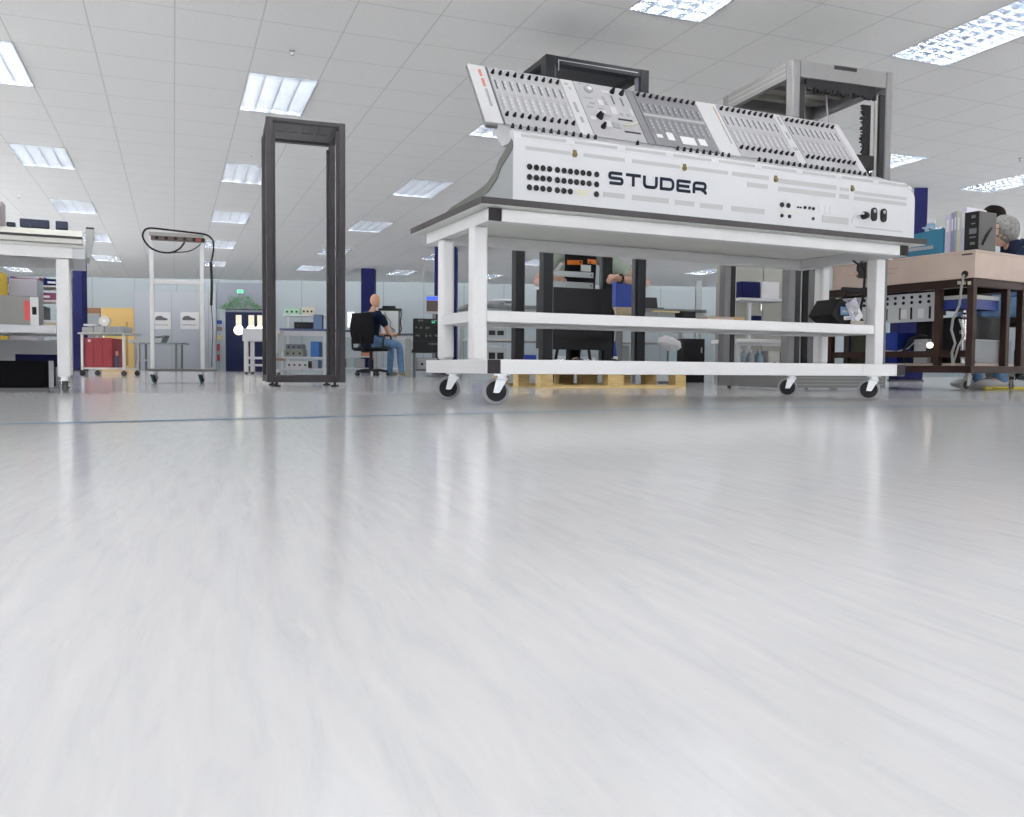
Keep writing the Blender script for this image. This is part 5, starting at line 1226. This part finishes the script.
# files
files = [('lilac file nearest the teal box on the beige chest', LILAC, .045, .30), ('purple-grey file second from the teal box on the beige chest', mat('file_mauve', (.30,.28,.42)), .025, .305), ('blue-grey file with a rounded top on the beige chest', mat('file_slate', (.28,.38,.52)), .018, .315), ('cream file in the middle of the row on the beige chest', CREAMP, .030, .31), ('thick white file beside the black unit on the beige chest', mat('file_white', (.66,.65,.78)), .042, .33)]
y = .274
for lb, mt_, w, h in files:
    y -= w+.002
    g = thing('lever_file', lb, 'file', hb(.05, y, TZ), by, 'files on the beige chest')
    bx((0, 0, 0), (.26, w, h)).build('cover', mt_, g, bevel=.003); bx((-.0015, w*.25, h*.55), (-.0003, w*.75, h*.85)).build('spine_label', PAPER, g); bx((.01, w*.2, h+.0003), (.25, w*.8, h+.004)).build('paper_edge', CREAMP, g)
# black unit
g = thing('rack_unit', 'black instrument with grey labels standing at the near corner of the beige chest', 'instrument', hb(.022, -.018, TZ), by)
bx((0.0, .006, 0), (.225, .112, .285)).build('case', mat('case_char', (.03,.029,.028), .5), g, bevel=.006)
fp = bx((-.006, .004, .0), (-.0005, .113, .282)).build('face', BLK, g, bevel=.002)
b = MB()
for y0, y1, z0, z1 in ((.03, .06, .235, .255), (.03, .06, .19, .20), (.02, .075, .12, .16), (.025, .07, .09, .10), (.03, .065, .04, .06)): b.box((-.0085, y0, z0), (-.0063, y1, z1))
b.build('printed_stripe', mat('plate_dim', (.13,.14,.15)), fp)
MB().tube([(.05, .003, .04), (.10, -.003, .11), (.16, .003, .17)], .008).build('cable', BLK, g)
g = thing('desk_clip', 'small clear blue stand peeping over the teal box', 'stand', hb(.06, .40, TZ+.006), by+.3)
MB().prism([(.0, .21), (.12, .21), (.13, .26), (.11, .26), (.08, .222), (.0, .222)], 0, .06, 'y').box((0, .02, 0), (.02, .04, .2105)).build('stand_body', mat('clear_blue', (.35,.50,.66), .2), g); bx((.09, .001, .2605), (.135, .05, .29)).build('clip', PAPER, g)
# inside the bench
g = thing('patch_panel', 'pale grey panel with rows of round sockets inside the brown bench', 'patch panel', hb(.055, .33, .537), by)
bx((0, 0, 0), (.03, .86, .225)).build('plate', mat('patch_grey', (.56,.58,.60)), g, bevel=.002)
s0 = None
for r_ in range(2):
    for k in range(11):
        if s0 is None: s0 = MB().cyl((0, 0, 0), (-.004, 0, 0), .013, 12).build('socket', BLK, g); o = s0
        else: o = s0.copy(); COL.objects.link(o); o.parent = g
        o.location = (-.0005, .06+k*.073, .195-r_*.042)
for y in (.04, .2, .30, .42, .58, .72, .80): bx((-.004, y, .02), (-.0005, y+(.016 if y not in (.42, .58) else .04), .115)).build('slot', BLK if y in (.04, .2, .8) else mat('slot_brown', (.10,.06,.04)), g)
for y in (.1, .25, .5, .66): bx((-.003, y, .03), (-.0005, y+.05, .10)).build('pale_plate', PAPER, g)
bx((-.0035, .60, .148), (-.0005, .66, .158)).build('red_tag', mat('tag_red', (.4,.03,.03)), g); bx((-.0035, .45, .15), (-.0005, .53, .165)).build('dark_tag', BLK, g)
for yy in (.02, .81): bx((.03, yy, -.3265), (.05, yy+.03, .0)).build('bracket', RACKD, g)
for k, (y, w, lb) in enumerate(((.98, .24, 'dark olive crate at the far end of the brown bench'), (.70, .26, 'blue plastic bin under the socket panel of the brown bench'))):
    g = thing('storage_bin', lb, 'bin', hb(.12, y, .2105), by)
    MB().box((0, 0, 0), (.3, w, .008)).box((0, 0, .008), (.006, w, .25)).box((.294, 0, .008), (.3, w, .25)).box((.006, 0, .008), (.294, .006, .25)).box((.006, w-.006, .008), (.294, w, .25)).build('body', [mat('crate_olive', (.035,.035,.022), .7), BLUEP][k], g); bx((-.006, -.002, .235), (-.0005, w+.002, .25)).build('rim', [mat('crate_olive', (.035,.035,.022)), BLUEP][k], g)
g = thing('cable_coil', 'loose grey and black cables in front of the blue bins inside the brown bench', 'cables', hb(.05, .55, .2110), by)
MB().tube([(0, .3, .12), (-.01, .2, .10), (-.01, .1, .09), (.0, .0, .12), (.01, -.05, .17), (.0, -.1, .15)], .006).tube([(0, .32, .16), (-.01, .2, .08), (.0, .1, .06), (.02, 0, .05)], .006).build('grey_cable', LGREY, g)
MB().tube([(.0, .02, .0), (.0, .04, .1), (.0, -.02, .19), (.0, -.10, .21), (0, -.17, .2)], .014).build('black_hose', BLK, g)
g = thing('white_box', 'white sheet metal box beside the black hose in the brown bench', 'box', hb(.10, .42, .2105), by); bx((0, 0, 0), (.13, .12, .19)).build('body', mat('box_pale', (.6,.62,.64)), g, bevel=.004); bx((-.003, .02, .05), (-.0003, .10, .15)).build('panel', WHITE, g); g.name = 'metal_box'
g = thing('work_lamp', 'small glowing bulb lamp near the bottom rail of the brown bench', 'lamp', hb(-.03, .347, .3055), by)
MB().cyl((.05, 0, 0), (.05, 0, .02), .03, 16).build('base', BLK, g); MB().ball((.05, 0, .044), .024, 16, 12).build('bulb', LAMPW, g)
g = thing('steel_fitting', 'small chrome tap fitting standing inside the brown bench near its corner post', 'fitting', hb(.12, .14, .2105), by); MB().cyl((0, 0, 0), (0, 0, .30), .018, 14).cyl((0, 0, .30), (0, 0, .33), .03, 14).ball((0, 0, .36), .024, 12, 8).cyl((0, 0, .22), (0, 0, .25), .03, 14).build('body', CHROME, g); MB().cyl((0, 0, .3845), (0, 0, .40), .012, 10).build('stem', CHROME, g)
g = thing('equipment_box', 'large black equipment box inside the brown bench behind the steel fitting', 'box', hb(.24, .12, .2105), by); bx((0, 0, 0), (.34, .5, .36)).build('body', BLK, g, bevel=.005); bx((-.004, .03, .03), (-.0005, .47, .33)).build('front', BLK2, g)
g = thing('storage_bin', 'grey plastic tub on the bottom shelf near the right face of the brown bench', 'tub', hb(.08, .055, .2105), by) ; bx((0, 0, 0), (.0, .0, .0)) if 0 else None
MB().prism([(.0, .05), (.08, 0), (.54, 0), (.54, .17), (.0, .17)], .0, .055, 'y').build('body', mat('tub_grey', (.26,.27,.28), .6), g, bevel=.005); MB().box((-.004, -.003, .1705), (.544, .058, .18)).build('rim', GREYP, g)
g = thing('drawer_unit', 'blue drawer tray with a pale lip under the chest at the right face', 'drawer', hb(.052, .06, .617), by)
bx((0, 0, 0), (.38, .26, .075)).build('tray', mat('drawer_blue', (.01,.025,.16)), g); bx((0, -.006, .0755), (.38, .26, .105)).build('lip', mat('lip_pale', (.42,.43,.40)), g)
for x in (.01, .35): bx((x, .2, -.04), (x+.02, .22, -.0005)).build('hanger', RACKD, g)
# the people at the bench
gp = ground(1019, 7.3); ga = PI-.12
swivel_chair('black office chair of the grey-haired person at the right edge', gp, ga, .60, arms=False)
g, J, HM = person('grey-haired person in navy jumper and jeans seated at the right edge', gp, ga, .60,
       [((.16, -.27, .90), (.36, -.20, 1.0)), ((.16, .27, .90), (.36, .18, 1.0))], [((.42, -.15, .64), (.27, -.15, .085)), ((.42, .15, .64), (.20, .16, .085))], NAVY, JEANS, mat('shoe_pale', (.5,.5,.5), .6), HAIRG, skin=SKIN2, lean=.12, sleeve=1.8, look=-.05, hd=(.05, -.105))
e = MB(); e.M = HM
for s in (-1, 1): e.ring((.112, s*.033, .018), (1, 0, 0), .022, .0025, 20, 6)
e.tube([(.112, -.012, .02), (.116, 0, .023), (.112, .012, .02)], .0022)
for s in (-1, 1): e.tube([(.110, s*.055, .022), (.06, s*.080, .022), (.0, s*.084, .02)], .0022)
e.build('glasses', BLK, g)
sp2 = ground(992, 8.35)
g, J, HM = person('dark-haired person standing behind the grey-haired one at the right', sp2, PI-.5, .775, [((.0, -.26, 1.08), (.16, -.22, .90)), ((.0, .26, 1.08), (.16, .22, .90))],
       [((.03, -.11, .44), (.0, -.11, .085)), ((.03, .11, .44), (.0, .12, .085))], mat('shirt_grey', (.45,.50,.50), .85), mat('trouser_dark', (.05,.055,.07), .9), BLK2, HAIRD, skin=SKIN, look=-.2, stand=True)
# yellow and black odds under the brown bench
g = thing('floor_cable', 'yellow cable lying on the floor under the brown bench', 'cable', ground(985, 7.0), 0)
MB().tube([(0, 0, .014), (.1, .08, .014), (.25, .05, .014), (.42, .12, .014)], .012).build('cable', mat('cable_yellow', (.55,.45,.03)), g)
# ------------------------------------------------------------------ light and view
w = bpy.data.worlds.new('world'); SC.world = w; w.use_nodes = True
wt = w.node_tree; tcw = wt.nodes.new('ShaderNodeTexCoord'); sw = wt.nodes.new('ShaderNodeSeparateXYZ'); rw = wt.nodes.new('ShaderNodeValToRGB')
mw = wt.nodes.new('ShaderNodeMapRange'); mw.inputs[1].default_value = -.2; mw.inputs[2].default_value = .2
wt.links.new(tcw.outputs['Generated'], sw.inputs[0]); wt.links.new(sw.outputs[2], mw.inputs[0]); wt.links.new(mw.outputs[0], rw.inputs[0])
rw.color_ramp.elements[0].position = .4; rw.color_ramp.elements[0].color = (1, .985, .96, 1)      # added glow from below the horizon, lifts ceiling and undersides
rw.color_ramp.elements[1].position = .6; rw.color_ramp.elements[1].color = (.02, .021, .022, 1)   # hazy sky
wt.links.new(rw.outputs[0], wt.nodes['Background'].inputs[0]); wt.nodes['Background'].inputs[1].default_value = 26.
vs_ = SC.view_settings; vs_.view_transform = 'Standard'; vs_.look = 'None'; vs_.gamma = 1; vs_.use_curve_mapping = False; vs_.exposure = EXPO
SC.display_settings.display_device = 'sRGB'
c = SC.cycles; c.use_denoising = True; c.max_bounces = 7; c.diffuse_bounces = 5; c.glossy_bounces = 4; c.sample_clamp_indirect = 6; c.caustics_reflective = False; c.caustics_refractive = False
try: c.use_light_tree = True
except Exception: pass
